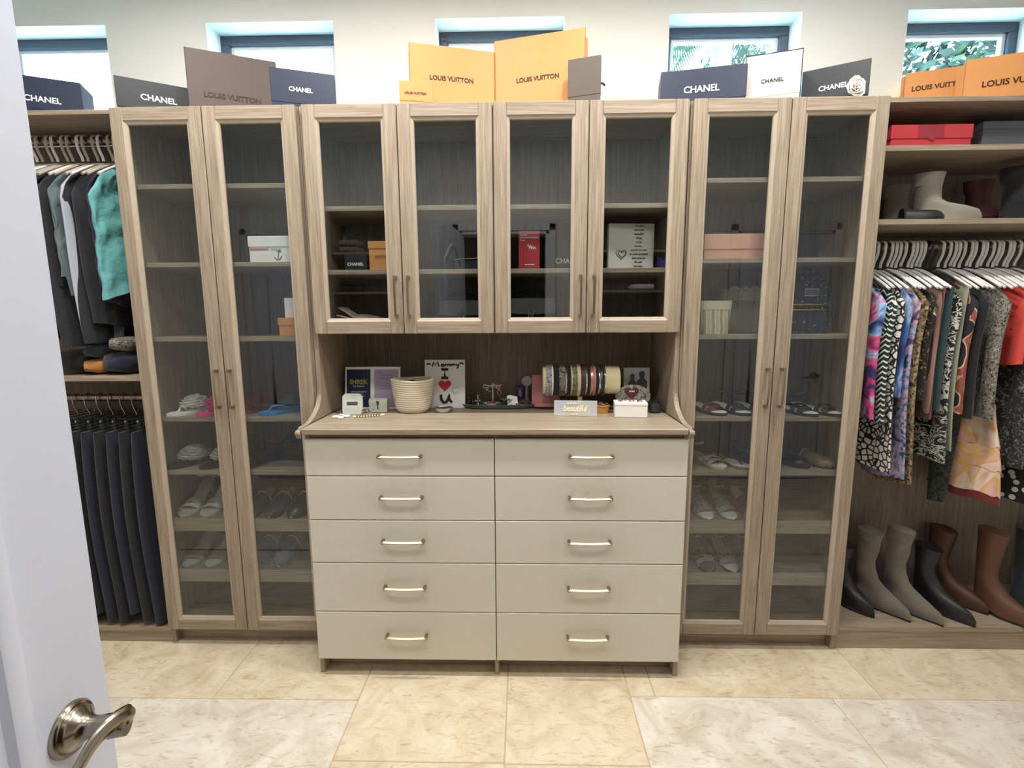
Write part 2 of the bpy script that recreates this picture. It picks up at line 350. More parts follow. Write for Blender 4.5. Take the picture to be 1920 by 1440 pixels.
# ================================================================== the room
XL, XR, YF, YB = -2.75, 2.95, -2.32, .40      # inner faces of the walls
WX = [-2.461, -1.400, -.342, .719, 1.776]; WW = .593; WZ0, WZ1 = 2.36, 2.84
mb = MB(); T = .17
mb.box(XL-.15, XR+.15, YB, YB+T, 0, WZ0); mb.box(XL-.15, XR+.15, YB, YB+T, WZ1, CEIL)
xs = [XL-.15]+[v for w in WX for v in (w, w+WW)]+[XR+.15]
for i in range(0, len(xs), 2): mb.box(xs[i], xs[i+1], YB, YB+T, WZ0, WZ1)
struct('wall_back', mb, 'wall_paint')
mb = MB(); mb.box(XL-.15, XL, YF-.15, YB, 0, CEIL); struct('wall_left', mb, 'wall_paint')
mb = MB(); mb.box(XR, XR+.15, YF-.15, YB, 0, CEIL); struct('wall_right', mb, 'wall_paint')
DX0, DX1, DH = -.47, .26, 2.20                # doorway behind the camera
mb = MB(); mb.box(XL, DX0, YF-.15, YF, 0, CEIL); mb.box(DX1, XR, YF-.15, YF, 0, CEIL); mb.box(DX0, DX1, YF-.15, YF, DH, CEIL); struct('wall_front', mb, 'wall_paint')
mb = MB(); mb.box(XL-.15, XR+.15, YF-.15, YB+T, CEIL, CEIL+.1); struct('ceiling', mb, 'ceiling_paint')
mb = MB(); mb.box(-1.0, 1.0, YF-2.1, YF-2.0, 0, 2.5); mb.box(-1.1, -1.0, YF-2.1, YF-.15, 0, 2.5); mb.box(1.0, 1.1, YF-2.1, YF-.15, 0, 2.5); mb.box(-1.1, 1.1, YF-2.1, YF-.15, 2.5, 2.6)
struct('wall_hallway', mb, 'hall_dark')
for n, (x0, x1) in enumerate([(w, w+WW) for w in WX]):
    wr = bpy.data.objects.new('window_%d' % (n+1), None); link(wr); wr.location = (x0, YB+.1, WZ0); wr['kind'] = 'structure'; wr['label'] = 'small square high window with dark frame in a deep reveal'
    mb = MB(); y0, y1 = YB+.105, YB+.15; f = .042
    mb.box(x0, x1, y0, y1, WZ1-f, WZ1, .004); mb.box(x0, x1, y0, y1, WZ0, WZ0+f, .004); mb.box(x0, x0+f, y0, y1, WZ0+f, WZ1-f, .004); mb.box(x1-f, x1, y0, y1, WZ0+f, WZ1-f, .004)
    part('window_frame', mb, 'window_frame', wr, True)
    mb = MB(); g = f+.016; y2, y3 = y0+.018, y1-.004
    mb.box(x0+f, x1-f, y2, y3, WZ1-g, WZ1-f); mb.box(x0+f, x1-f, y2, y3, WZ0+f, WZ0+g); mb.box(x0+f, x0+g, y2, y3, WZ0+g, WZ1-g); mb.box(x1-g, x1-f, y2, y3, WZ0+g, WZ1-g)
    part('sash_bead', mb, 'reveal_paint', wr, True)
    mb = MB(); mb.box(x0+g, x1-g, y1-.02, y1-.016, WZ0+g, WZ1-g); part('pane', mb, 'window_glass', wr, True)
    mb = MB(); e = .002
    mb.box(x0-.0, x0+e, YB-.001, y0, WZ0, WZ1); mb.box(x1-e, x1, YB-.001, y0, WZ0, WZ1); mb.box(x0, x1, YB-.001, y0, WZ1-e, WZ1); mb.box(x0, x1, YB-.001, y0, WZ0, WZ0+e)
    part('reveal', mb, 'reveal_paint', wr, True)

# floor: travertine slabs in an irregular pattern, thin joints
mb = MB(); mb.box(XL-.15, XR+.15, YF-2.2, YB+.05, -.08, -.003)
fl = struct('floor', mb, 'grout')
TS = [(-.598, -.010, -.563, .03), (-.010, .479, -.566, .03), (.479, .579, -.265, .03), (-1.18, -.598, -.303, .28), (-1.77, -1.18, -.303, .28), (-2.36, -1.77, -.303, .28), (-2.75, -2.36, -.303, .28),
      (.579, 1.47, -.265, .33), (1.47, 2.36, -.265, .33), (2.36, 2.95, -.265, .33)]
TP = [(-1.50, -.598, -.893, -.303), (-2.40, -1.50, -.893, -.303), (-2.75, -2.40, -.893, -.303), (.479, 1.27, -.853, -.265), (1.27, 2.16, -.853, -.265), (2.16, 2.95, -.853, -.265)]  # front side slabs take the paler stone, partly for the light on them
TS += [(-.598, -.010, -1.15, -.563), (-.010, .479, -1.15, -.566)]
yy = -.893
for r in range(3):
    y0, y1 = -.873-.5*(r+1), -.873-.5*r
    for k in range(10):
        x0 = XL+.57*k; (TP if (k+r) % 3 else TS).append((x0, min(x0+.57, XR), y0, y1))
def slab(t, mat):
    g = .0016; x0, x1, y0, y1 = t; mb = MB(); w, d = (x1-x0)/2-g, (y1-y0)/2-g
    mb.box(-w, w, -d, d, -.0105, 0, .0022); o = part('tile', mb, mat, fl); o.location = ((x0+x1)/2, (y0+y1)/2, 0)
for t in TS:
    if t[3] > t[2] and not (t[3] <= -.873 and -.598 <= t[0] and t[1] <= .48 and t[3] > -1.15): slab(t, 'travertine_warm')
for t in TP: slab(t, 'travertine_pale_lit')
mb = MB(); mb.box(-9, 12, YB+T, 16, -.3, -.2); struct('ground_outside', mb, 'paving')

# recessed downlights
for k, (x, y) in enumerate(LAMPS):
    d = thing('recessed_downlight', 'round white recessed downlight in the ceiling '+('above the left glass cabinet', 'above the left hutch doors', 'above the right hutch doors', 'above the right glass cabinet', 'behind the open white door', 'above the doorway behind the camera', 'behind the camera at the right')[k], 'ceiling light', (x, y, CEIL), 0, 'downlights in the closet ceiling')
    mb = MB(); mb.lathe([(.105, 0), (.105, -.006), (.088, -.010), (.078, -.004), (.078, 0)], 28); part('trim_ring', mb, 'trim_white', d)
    mb = MB(); mb.lathe([(.077, -.001), (.077, -.005)], 28); part('lens', mb, 'lamp_glow', d)
    l = lamp(x, y, LAMP_W[k]); l.parent = d; l.location = (0, 0, -.012)

# ================================================================== doors
def arch_outline(x0, x1, z0, z1, rise, n=10):
    """panel outline with a cathedral-arched top"""
    pts = [(x0, z0), (x1, z0), (x1, z1-rise)]
    for i in range(1, n): t = i/n; pts.append((x1+(x0-x1)*t, z1-rise+rise*sin(PI*t)**1.6))
    return pts+[(x0, z1-rise)]
def door_leaf(root, w, h, mat='door_paint'):
    """leaf drawn with hinge at x=0, faces +-Y"""
    t = .019
    mb = MB(); mb.box(0, w, -t, t, .008, h, .002); part('leaf', mb, mat, root)
    for zz0, zz1, rise in ((.20, .56, 0.0), (.70, h-.14, .13)):
        o2 = arch_outline(.125, w-.125, zz0, zz1, rise); cx, cz = w/2, (zz0+zz1)/2
        for sgn in (-1, 1):
            mb = MB(); mb.tube([(p[0], sgn*t, p[1]) for p in o2], .011, 8, closed=True, flat=(1.5, 1), up=(1, 0, .3)); part('panel_moulding', mb, mat, root)
            k = .78; k2 = .70; ins = lambda s_, d: [((p[0]-cx)*(1-(1-s_)*.6)+cx, (p[1]-cz)*(1-(1-s_)*.4)+cz, d) for p in o2]
            mb = MB(); a = [Vector((p[0], sgn*t*1.0, p[1])) for p in ins(k, 0)]; b = [Vector((p[0], sgn*(t+.007), p[1])) for p in ins(k2, 0)]
            mb.loft([a, b]); mb.fixn = True; part('raised_panel', mb, mat, root)
def lever(root, x, z, sgn, flip=1):
    """lever set on face sgn*Y, lever pointing to -x*flip"""
    mb = MB(); t = .019
    prof = [(.0, 0), (.037, 0), (.037, .004), (.034, .0075), (.031, .0065), (.029, .010), (.0275, .012), (.020, .017), (.0145, .026), (.0145, .034)]
    mb.lathe([(r*.87, q) for r, q in prof], 36, ax='Y'); 
    for i, p in enumerate(mb.v): mb.v[i] = Vector((x+p.x, sgn*(t+abs(p.y)), z+p.z))
    mb.fixn = True; rose = part('rose', mb, 'lever_metal', root)
    mb = MB(); mb.tube([(x, sgn*(t+.030), z), (x, sgn*(t+.050), z), (x+.003*flip, sgn*(t+.066), z)], [.0125, .0145, .0145], 18); part('neck', mb, 'lever_metal', rose)
    mb = MB(); pth = []; rr = []
    for i in range(22):
        s_ = i/21; pth.append((x+flip*(.014-.135*s_), sgn*(t+.066-.020*sin(PI*min(1, s_*1.15))*(.4)-.012*s_), z+.004+.012*sin(s_*2*PI)*(1-.3*s_)-.010*s_)); rr.append(.0128*(1-.40*smooth(0, .5, s_)) if i else .006)
    mb.tube(pth, rr, 14, flat=(.62, 1), up=(0, 1, 0)); part('lever_arm', mb, 'lever_metal', rose)
# open leaf at the left edge of the picture
EDGE = Vector((-.521, -1.4026, 0)); DDIR = Vector((.10, -.995, 0)).normalized()
d1 = bpy.data.objects.new('door_1', None); link(d1); d1['kind'] = 'structure'; d1['label'] = 'open white panelled door with a brushed nickel lever at the left edge'
LW = .78; hinge = EDGE+DDIR*LW; nrm = Vector((.995, .10, 0))
# local x runs hinge -> edge, local +y is away from the camera
ang = math.atan2(-DDIR.y, -DDIR.x); d1.rotation_euler = (0, 0, ang); d1.location = (hinge+Vector((-.995, -.10, 0))*.019).to_tuple()
door_leaf(d1, LW, 2.18); lever(d1, LW-.064, .990, -1); lever(d1, LW-.064, .990, 1)
mb = MB(); mb.box(LW-.001, LW+.0015, -.012, .012, .935, 1.045); part('latch_plate', mb, 'nickel', d1)
for nn, x0 in ((2, -2.34), (3, 1.95)):
    dd = bpy.data.objects.new('door_%d' % nn, None); link(dd); dd['kind'] = 'structure'; dd['label'] = 'closed white door with arched panels in the wall behind the camera'; dd.location = (x0, YF+.0195, 0)
    door_leaf(dd, .76, 2.17); lever(dd, .695, .955, 1)
def casing(name, x0, x1, h):
    mb = MB(); w = .085
    for q in range(2):
        t = (.016, .028)[q]; i = (0, .022)[q]; ww = w if q == 0 else w-.03
        mb.box(x0-w, x0-w+ww if q else x0, YF, YF+t, 0, h+(ww if q == 0 else w), .003); mb.box(x1 if q == 0 else x1+w-ww, x1+w, YF, YF+t, 0, h+(ww if q == 0 else w), .003); mb.box(x0-w, x1+w, YF, YF+t, h+(0 if q == 0 else .03), h+w, .003)
    struct(name, mb, 'trim_paint')
casing('trim_1', DX0, DX1, DH); casing('trim_2', -2.345, -1.575, 2.18); casing('trim_3', 1.945, 2.715, 2.18)
for nm, x0, x1 in (('baseboard_left', XL, -2.44), ('baseboard_right', 2.81, XR)):
    mb = MB(); mb.box(x0, x1, YF, YF+.016, 0, .13, .003); struct(nm, mb, 'trim_paint')

# ================================================================== fitted wardrobe: tall glass cabinets, hutch, drawers
H = 2.32; PT = .019; DEP = .38                # top height, board thickness, depth (back at y=DEP)
def pull(parent, p, axis, L, depth=.03):
    """slim bow pull with square feet on a -Y face at p (centre)"""
    n = 12; pth = []; p = Vector(p)
    for i in range(n+1):
        s_ = i/n*2-1; out = depth-.003*(s_*s_)*2; q = Vector((0, -out, 0)); q[axis] += s_*L/2; pth.append(p+q)
    mb = MB(); mb.tube(pth, .0062, 4, flat=(1, .75), up=(0, 1, 0)); mb.sm = False
    for s_ in (-1, 1):
        c = p.copy(); c[axis] += s_*L/2; mb.tube([c, c+Vector((0, -depth+.001, 0))], .0075, 4, up=(1, 0, 1)); mb.sm = False
    return part('handle', mb, 'nickel', parent, True)
def glass_door(root, x0, x1, z0, z1, hx, hz, stile=.052):
    """shaker frame with an inner bead and a pane; face at y=0"""
    mb = MB(); b = .003; s = stile; y1 = .02
    mb.box(x0, x0+s, 0, y1, z0, z1, b); mb.box(x1-s, x1, 0, y1, z0, z1, b)
    d = part('door', mb, 'wood_upright', root, True)
    for za, zb in ((z1-s, z1), (z0, z0+s)):
        mb = MB(); mb.box(x0+s-.0005, x1-s+.0005, .0004, y1, za, zb, b); part('rail', mb, 'wood_across', d, True)
    mb = MB()      # sloping inner moulding
    i0, i1 = [(x0+s, z0+s), (x1-s, z0+s), (x1-s, z1-s), (x0+s, z1-s)], .010
    ring = lambda k, y: [(q[0]+(k if q[0] < (x0+x1)/2 else -k), y, q[1]+(k if q[1] < (z0+z1)/2 else -k)) for q in i0]
    mb.loft([ring(-.001, .0015), ring(.003, .0045), ring(.010, .0075), ring(.0125, .0125), ring(.0125, .0175), ring(-.001, .0175)], False, True); mb.fixn = True
    part('glazing_bead', mb, 'bead_wood', d, True)
    mb = MB(); mb.box(x0+s+.011, x1-s-.011, .0125, .0165, z0+s+.011, z1-s-.011); part('pane', mb, 'cabinet_glass', d, True)
    pull(d, (hx, 0, hz), 2, .155); return d
def board(name, root, x0, x1, y0, y1, z0, z1, mat='wood_across', b=.0012):
    mb = MB(); mb.box(x0, x1, y0, y1, z0, z1, b); return part(name, mb, mat, root, True)
def shelfboard(root, x0, x1, ztop, y0=.028):
    return board('shelf', root, x0, x1, y0, DEP-.01, ztop-PT, ztop)
SH = [2.036, 1.725, 1.416, 1.068, .828]
def tall_cabinet(label, x0, x1, xs, doorx):
    r = thing('tall_glass_cabinet', label, 'cabinet', ((x0+x1)/2, .2, 0))
    for a in (x0, x1-PT): board('side_panel', r, a, a+PT, .021, DEP, 0, H-.0005, 'wood_upright')
    board('back_panel', r, x0+PT, x1-PT, DEP-.008, DEP, .07, H-PT, 'wood_back_shaded'); board('top_panel', r, x0+PT, x1-PT, .021, DEP, H-PT, H)
    board('bottom_panel', r, x0+PT, x1-PT, .021, DEP-.01, .076-PT+.03, .076+.03); board('toe_kick', r, x0+PT, x1-PT, .055, .07, 0, .086)
    for z in SH: shelfboard(r, x0+PT+.001, x1-PT-.001, z)
    for z in (.600, .357):      # slanted shoe shelves with a front fence
        mb = MB(); mb.box(x0+PT+.002, x1-PT-.002, 0, .345, -PT, 0, .001); mb.xf(Matrix.Translation((0, .035, z-.028)) @ Matrix.Rotation(math.radians(16), 4, 'X'))
        s = part('slanted_shelf', mb, 'wood_across', r, True)
        board('shoe_fence', s, x0+PT+.002, x1-PT-.002, .0215, .034, z-.052, z+.004)
    for a, b, hx in doorx: glass_door(r, a, b, .079, H, hx, 1.198)
    return r
tall_cabinet('tall taupe wood cabinet with two glass doors and shoes, beside the open white door', -1.577, -.8285, 0, ((-1.575, -1.2085, -1.236), (-1.2050, -.8335, -1.179)))
tall_cabinet('tall taupe wood cabinet with two glass doors, beside the rail of patterned dresses', .7105, 1.460, 0, ((.7165, 1.0875, 1.060), (1.0910, 1.4580, 1.119)))

HX0, HX1, HC = -.8265, .7085, -.0605; HB = 1.427
hr = thing('hutch_cabinet', 'wide taupe wood hutch with four glass doors above the counter', 'cabinet', ((HX0+HX1)/2, .2, HB))
def bracket_outline():
    pts = [(DEP, 1.071), (DEP, H), (.021, H), (.021, 1.19)]
    for i in range(1, 13):                     # ogee sweeping out to the counter front
        t = i/12; y = .021-.215*(t**1.9); z = 1.19-.128*(1-(1-t)**1.7); pts.append((y, z))
    for a in (40, 90, 140, 180): pts.append((-.194-.008*sin(math.radians(a)), 1.056-.009*(1-cos(math.radians(a)))/1.0+.004))
    return pts+[(-.19, 1.030), (.0, 1.030), (DEP, 1.030)][0:1]+[(-.17, 1.071)]
for a in (HX0+.0015, HX1-.0205):
    mb = MB(); mb.prism(bracket_outline(), a, a+PT, 'X'); part('side_panel', mb, 'wood_upright', hr, True)
ix0, ix1 = HX0+.0215, HX1-.0215
board('back_panel', hr, ix0, ix1, DEP-.008, DEP, 1.072, H-PT, 'wood_back_shaded'); board('top_panel', hr, ix0, ix1, .021, DEP, H-PT, H); board('bottom_panel', hr, ix0, ix1, .021, DEP-.01, HB, HB+PT)
board('centre_partition', hr, HC-PT/2, HC+PT/2, .021, DEP-.01, HB+PT, H-PT, 'wood_upright')
for a, b in ((ix0, HC-PT/2), (HC+PT/2, ix1)):
    for z in (1.943, 1.690): shelfboard(hr, a+.001, b-.001, z)
for a, b, hx in ((-.8105, -.4375, -.462), (-.4340, -.0630, -.409), (-.0575, .3135, .289), (.3170, .6985, .342)): glass_door(hr, a, b, HB, H, hx, 1.578)

ct = thing('countertop', 'taupe wood grain counter running below the hutch', 'countertop', ((HX0+HX1)/2, .1, 1.05))
mb = MB(); mb.box(HX0+.0215, HX1-.0215, -.196, DEP-.01, 1.045, 1.070, .004); part('slab', mb, 'wood_across', ct, True)
CT = 1.070
dr = thing('drawer_chest', 'wide chest of ten off-white drawers in two columns under the counter', 'chest of drawers', ((HX0+HX1)/2, .1, 0))
DF = -.1775; DXL, DXR = -.8025, .694
for a in (DXL-.004, -.0655, DXR-.0145): board('side_panel', dr, a, a+PT, DF+.02, DEP-.02, 0, 1.0445, 'wood_upright')
board('bottom_panel', dr, DXL+.016, DXR-.016, DF+.02, DEP-.03, .08, .099); board('top_rail', dr, DXL+.016, DXR-.016, DF+.022, DF+.09, 1.0255, 1.0445); board('back_panel', dr, DXL+.016, DXR-.016, DEP-.03, DEP-.022, .10, 1.02, 'wood_back_shaded')
for a, b in ((DXL+.016, -.0655), (-.0465, DXR-.016)): board('toe_kick', dr, a, b, DF+.075, DF+.09, 0, .08)
ZR = [1.027, .8745, .6915, .509, .2945, .0775]
for a, b in ((DXL, -.0580), (-.0545, DXR)):
    for z1, z0 in zip(ZR, ZR[1:]):
        mb = MB(); mb.box(a, b, DF, DF+.019, z0+.0016, z1-.0016, .0022); w = part('drawer', mb, 'drawer_front', dr, True)
        cx = -.425 if a < -.5 else .318; pull(w, (cx, DF, (z0+z1)/2+.008), 0, .162, .028)
        mb = MB(); mb.box(a+.03, b-.03, DF+.021, DF+.42, z0+.02, z1-.04); part('drawer_box', mb, 'white_card', w, True)

# open hanging sections at either side
def open_section(label, x0, x1, shelves, rods, deck, extra_side):
    r = thing('open_wardrobe', label, 'wardrobe', ((x0+x1)/2, .2, 0))
    board('back_panel', r, x0, x1, DEP-.008, DEP, .07, H-PT, 'wood_back_shaded'); board('top_panel', r, x0, x1, .021, DEP-.009, H-.017, H+.001)
    for z in shelves: board('shelf', r, x0+.001, x1-.001, .021, DEP-.009, z-PT-.002, z)
    board('deck', r, x0+.001, x1-.001, .021, DEP-.009, deck-.026, deck); board('toe_kick', r, x0+.001, x1-.001, .027, .045, 0, deck-.027)
    board('side_panel', r, extra_side-PT, extra_side, .021, DEP, 0, H, 'wood_upright')
    for y, z in rods:
        mb = MB(); mb.tube([(x0+.001, y, z), (x1-.001, y, z)], .013, 16, flat=(1.25, .8), up=(0, 0, 1)); part('hanging_rod', mb, 'rod_metal', r, True)
    return r
RODL, RODL2, RODR = (.19, 2.262), (.19, 1.128), (.195, 1.787)
open_section('open wardrobe section with two clothes rails, left of the glass cabinets', -2.70, -1.5785, [1.249], [RODL, RODL2], .080, -2.70)
open_section('open wardrobe section with shelves above a rail of dresses, at the right', 1.4615, 2.90, [2.147, 1.870], [RODR], .113, 2.90)

# ================================================================== boxes and bags along the top
def front_box(name, label, cat, pl, pr, near, side, dep, mat, txt=None, tsize=.03, tmat='ink_white', tz=.33, tx=.5, space=1.0, bold=.0006, bag=False, z0=H, group='designer boxes and bags on top of the cabinets', trim=None, tp=None):
    """box whose front top corners are pl and pr; side tells which of them is near"""
    A = at(*pl, near) if side == 'L' else az(*pl, at(*pr, near).z); z = at(*(pl if side == 'L' else pr), near).z; B = az(*pr, z)
    d = B-A; d.z = 0; w = d.length; rz = math.atan2(d.y, d.x); n = Vector((-d.y, d.x, 0)).normalized(); mid = (A+B)/2; mid.z = z0+.0015; h = z-z0-.0015
    r = thing(name, label, cat, mid, rz, group)
    if bag:
        mb = MB(); t = .0022; g = .012
        mb.box(-w/2, w/2, 0, t, 0, h); mb.box(-w/2, w/2, dep-t, dep, 0, h); mb.box(-w/2, w/2, t, dep-t, 0, t)
        for s_ in (-1, 1):
            x = s_*w/2; mb.prism([(x, 0), (x-s_*t, 0), (x-s_*g-s_*t, dep/2), (x-s_*t, dep), (x, dep), (x-s_*g, dep/2)], t, h, 'Z')
        b = part('bag_body', mb, mat, r)
        mb = MB(); 
        for y in (.0, dep): mb.tube([(-w*.22, y+.004*(1 if y == 0 else -1), h-.03), (-w*.2, y+(.02 if y == 0 else -.02), h-.09), (0, y+(.03 if y == 0 else -.03), h-.12), (w*.2, y+(.02 if y == 0 else -.02), h-.09), (w*.22, y+.004*(1 if y == 0 else -1), h-.03)], .003, 6)
        part('rope_handles', mb, mat, r)
    else:
        mb = MB(); mb.box(-w/2+.0015, w/2-.0015, .0015, dep-.0015, 0, h*.6, .001); b = part('box_body', mb, mat, r)
        mb = MB(); mb.box(-w/2, w/2, 0, dep, h*.18, h, .0016); part('lid', mb, mat, r)
        if trim:
            e = .0028; mb = MB(); mb.box(-w/2-.0006, w/2+.0006, -.0008, .002, h-e, h+.0006); mb.box(-w/2-.0006, -w/2+e, -.0008, .002, .0, h-e); mb.box(w/2-e, w/2+.0006, -.0008, .002, .0, h-e); part('edge_trim', mb, trim, r)
    if txt:
        q = ray(*tp); k = (A-CAM).dot(n)/q.dot(n); hit = CAM+q*k; loc = Vector(((hit-mid).dot(d.normalized()), -.0012, hit.z-mid.z))
        lettering(txt, tsize, tmat, r, loc, bold=bold, space=space)
    return r, w, h
front_box('gift_box', 'navy black gift box lettered CHANEL, partly hidden by the white door', 'box', (36, 139), (150, 155), .06, 'L', .13, 'navy_card', 'CHANEL', .031, tx=.50, tz=.30, tp=(80, 187))
front_box('gift_box', 'low black gift box lettered CHANEL between two windows at the left', 'box', (212, 140), (352, 165), .05, 'L', .12, 'black_card', 'CHANEL', .032, tx=.66, tz=.28, tp=(298, 187))
front_box('shopping_bag', 'tall brown paper bag lettered LOUIS VUITTON on the left cabinet', 'shopping bag', (344, 87), (517, 116), .09, 'L', .09, 'brown_paper', 'LOUIS VUITTON', .029, 'ink_brown', .24, .66, bag=True, tp=(437, 184))
front_box('gift_box', 'dark blue gift box lettered CHANEL in front of the second window', 'box', (504, 124), (627, 140), .035, 'L', .06, 'navy_card', 'CHANEL', .023, tx=.52, tz=.50, tp=(564, 169))
front_box('gift_box', 'smallest orange box lettered LOUIS VUITTON in front of the orange bag', 'box', (748, 150), (812, 155), .022, 'L', .045, 'orange_paper', 'LOUIS VUITTON', .0115, 'ink_brown', .40, .5, bold=.0002, tp=(779, 175))
front_box('shopping_bag', 'orange paper bag lettered LOUIS VUITTON under the middle window, left of two', 'shopping bag', (766, 79), (927, 97), .10, 'L', .08, 'orange_paper', 'LOUIS VUITTON', .0245, 'ink_brown', .48, .51, bag=True, tp=(847, 149))
front_box('shopping_bag', 'tallest orange paper bag lettered LOUIS VUITTON, right of the middle two', 'shopping bag', (926, 78), (1098, 51), .10, 'R', .09, 'orange_paper', 'LOUIS VUITTON', .0245, 'ink_brown', .40, .48, bag=True, tp=(1008, 147))
r, w, h = front_box('gift_box', 'narrow dark grey box leaning by the tall orange bag', 'box', (1065, 112), (1127, 102), .022, 'R', .02, 'dark_grey_card')
mb = MB(); mb.tube([(w/2+.001, .02, h*.45), (w/2+.01, .02, h*.42), (w/2+.014, .018, h*.38)], .004, 8); part('cord_knot', mb, 'ink_black', r)
front_box('gift_box', 'wide blue gift box lettered CHANEL left of the white one', 'box', (1240, 135), (1403, 118), .055, 'R', .13, 'navy_card', 'CHANEL', .035, tx=.47, tz=.30, tp=(1315, 167))
front_box('gift_box', 'white gift box with black edges lettered CHANEL', 'box', (1399, 106), (1507, 90), .05, 'R', .11, 'white_card', 'CHANEL', .021, 'ink_black', .46, .5, trim='ink_black', bold=.0002, tp=(1448, 151))
rF, wF, hF = front_box('gift_box', 'black gift box lettered CHANEL with a white flower by it', 'box', (1505, 135), (1635, 108), .06, 'R', .12, 'black_card', 'CHANEL', .026, tx=.36, tz=.38, tp=(1562, 163))
front_box('shopping_bag', 'low orange bag lettered LOUIS VUITTON at the right window, left of two', 'shopping bag', (1698, 138), (1812, 122), .23, 'R', .04, 'orange_paper', 'LOUIS VUITTON', .027, 'ink_brown', .42, .5, bag=True, tp=(1762, 161))
front_box('shopping_bag', 'orange bag lettered LOUIS VUITTON cut off by the right picture edge', 'shopping bag', (1812, 113), (2010, 84), .035, 'R', .07, 'orange_paper', 'LOUIS VUITTON', .032, 'ink_brown', .34, .50, bag=True, tp=(1912, 150))
def rosette(mb, c, rad, n=16, seed=1, up=Vector((0, -1, 0)), th=.0015):
    q = random.Random(seed); c = Vector(c); rot = up.to_track_quat('Z', 'Y').to_matrix()
    for k in range(n):
        ly = k/n; a = k*2.399; tilt = 1.15*(ly**.7); L = rad*(.45+.55*ly); w = rad*(.35+.3*ly)
        def fn(u, v, a=a, tilt=tilt, L=L, w=w):
            x = (v-.5)*2*w*sin(PI*min(.98, .12+u*.8)); r_ = u*L*sin(tilt)+.12*L; zz = (1-ly)*rad*.25+u*L*cos(tilt)*.7+.25*w*(v-.5)**2
            return c+rot @ Vector((r_*cos(a)-x*sin(a), r_*sin(a)+x*cos(a), zz))
        mb.sheet(fn, 3, 4, th)
    return mb
p = at(1601, 166, .045); mb = MB(); rosette(mb, (0, 0, 0), .042, 20, 3); single('silk_camellia', mb, 'shoe_white', 'white silk camellia flower in front of the black gift box', 'flower', p, world=False)

def marks(parent, x, y, z, widths, h, mat, gap=.0025):
    mb = MB(); X_ = x-(sum(widths)+gap*(len(widths)-1))/2
    for w_ in widths: mb.box(X_, X_+w_, y-.0004, y+.0004, z-h/2, z+h/2); X_ += w_+gap
    return part('small_print', mb, mat, parent)
# ================================================================== things inside the hutch
def shelf_y(px, py, z, dy=0): q = az(px, py, z); q.y += dy; return q
def plain_box(name, label, cat, pxl, pxr, pyt, y, zb, dep, mat, lid=None, rz=0, group=None):
    """box standing on a shelf at height zb, front face at depth y"""
    A = at(pxl, pyt, y); B = at(pxr, pyt, y); w = B.x-A.x; h = (A.z+B.z)/2-zb-.001
    r = thing(name, label, cat, ((A.x+B.x)/2, y, zb+.001), rz, group)
    if lid:
        mb = MB(); mb.box(-w/2+.003, w/2-.003, .003, dep-.003, 0, h-.002, .001); part('box_body', mb, mat, r)
        mb = MB(); mb.box(-w/2, w/2, 0, dep, h-lid, h, .0016); part('lid', mb, mat, r)
    else:
        mb = MB(); mb.box(-w/2, w/2, 0, dep, 0, h, .0015); part('box_body', mb, mat, r)
    return r, w, h
Z2 = 1.691; ZB = HB+PT+.0005
r, w, h = plain_box('gift_box', 'small black box lettered CHANEL behind the first hutch door', 'box', 645, 688, 478, .10, Z2, .12, 'black_card'); lettering('CHANEL', .018, 'ink_white', r, (-.002, -.001, h*.42), bold=.0004)
r, w, h = plain_box('gift_box', 'orange gift box on the hutch shelf beside a small black box', 'box', 689, 748, 452, .075, Z2, .12, 'orange_paper', .03); lettering('LOUIS VUITTON', .011, 'ink_brown', r, (w*.02, -.001, h*.48), bold=.0002)
r, w, h = plain_box('shoe_box', 'black box with white tissue on top behind the second hutch door', 'box', 852, 905, 488, .12, Z2, .14, 'black_card')
mb = MB(); mb.sheet(lambda u, v: (-.06+.13*u, -.005+.05*v, h+.004+.006*sin(u*9)*v+.006*u), 8, 3, .0015); single('tissue_paper', mb, 'trim_white', 'crumpled white tissue lying on the black box', 'paper', Vector(r.location), world=False)
r, w, h = plain_box('perfume_box', 'red perfume box with white print behind the third hutch door', 'box', 972, 1012, 432, .09, Z2, .05, 'red_card')
for i, tx in enumerate(('Maison', 'Grande Exhibition', 'Tour')): lettering(tx, .011, 'ink_white', r, (-w/2+.006, -.001, h-.018-.011*i), bold=.0001, ax='LEFT')
stroke('script_print', [[(.0+.030*t/12-.006, -.001, h*.60+.012*sin(t*1.7)*(1-t/18)-.0006*t) for t in range(13)], [(.006+.022*t/8, -.001, h*.545+.005*sin(t*2.1)) for t in range(9)]], .0011, 'ink_white', r)
marks(r, .002, -.001, .02, (.012, .008, .014), .004, 'ink_white')
r, w, h = plain_box('gift_box', 'large black box lettered CHANEL next to the red perfume box', 'box', 1020, 1098, 424, .17, Z2, .12, 'black_card', .05); lettering('CHANEL', .030, 'ink_white', r, (.018, -.001, h*.22), bold=.0006)
r, w, h = plain_box('canvas_sign', 'cream wrapped canvas sign with a heart and verse behind the fourth door', 'sign', 1141, 1229, 419, .11, Z2, .025, 'white_card')
r.rotation_euler = (0, 0, .10)
hp = lambda cx, cz, s_, n=26: [(cx+s_*16*sin(2*PI*i/n)**3/16, -.0012, cz+s_*(13*cos(2*PI*i/n)-5*cos(4*PI*i/n)-2*cos(6*PI*i/n)-cos(8*PI*i/n))/16) for i in range(n)]
stroke('heart_outline', [hp(-w*.22, h*.33, .022)+[hp(-w*.22, h*.33, .022)[0]], hp(-w*.20, h*.33, .016)], .0014, 'photo_dark', r)
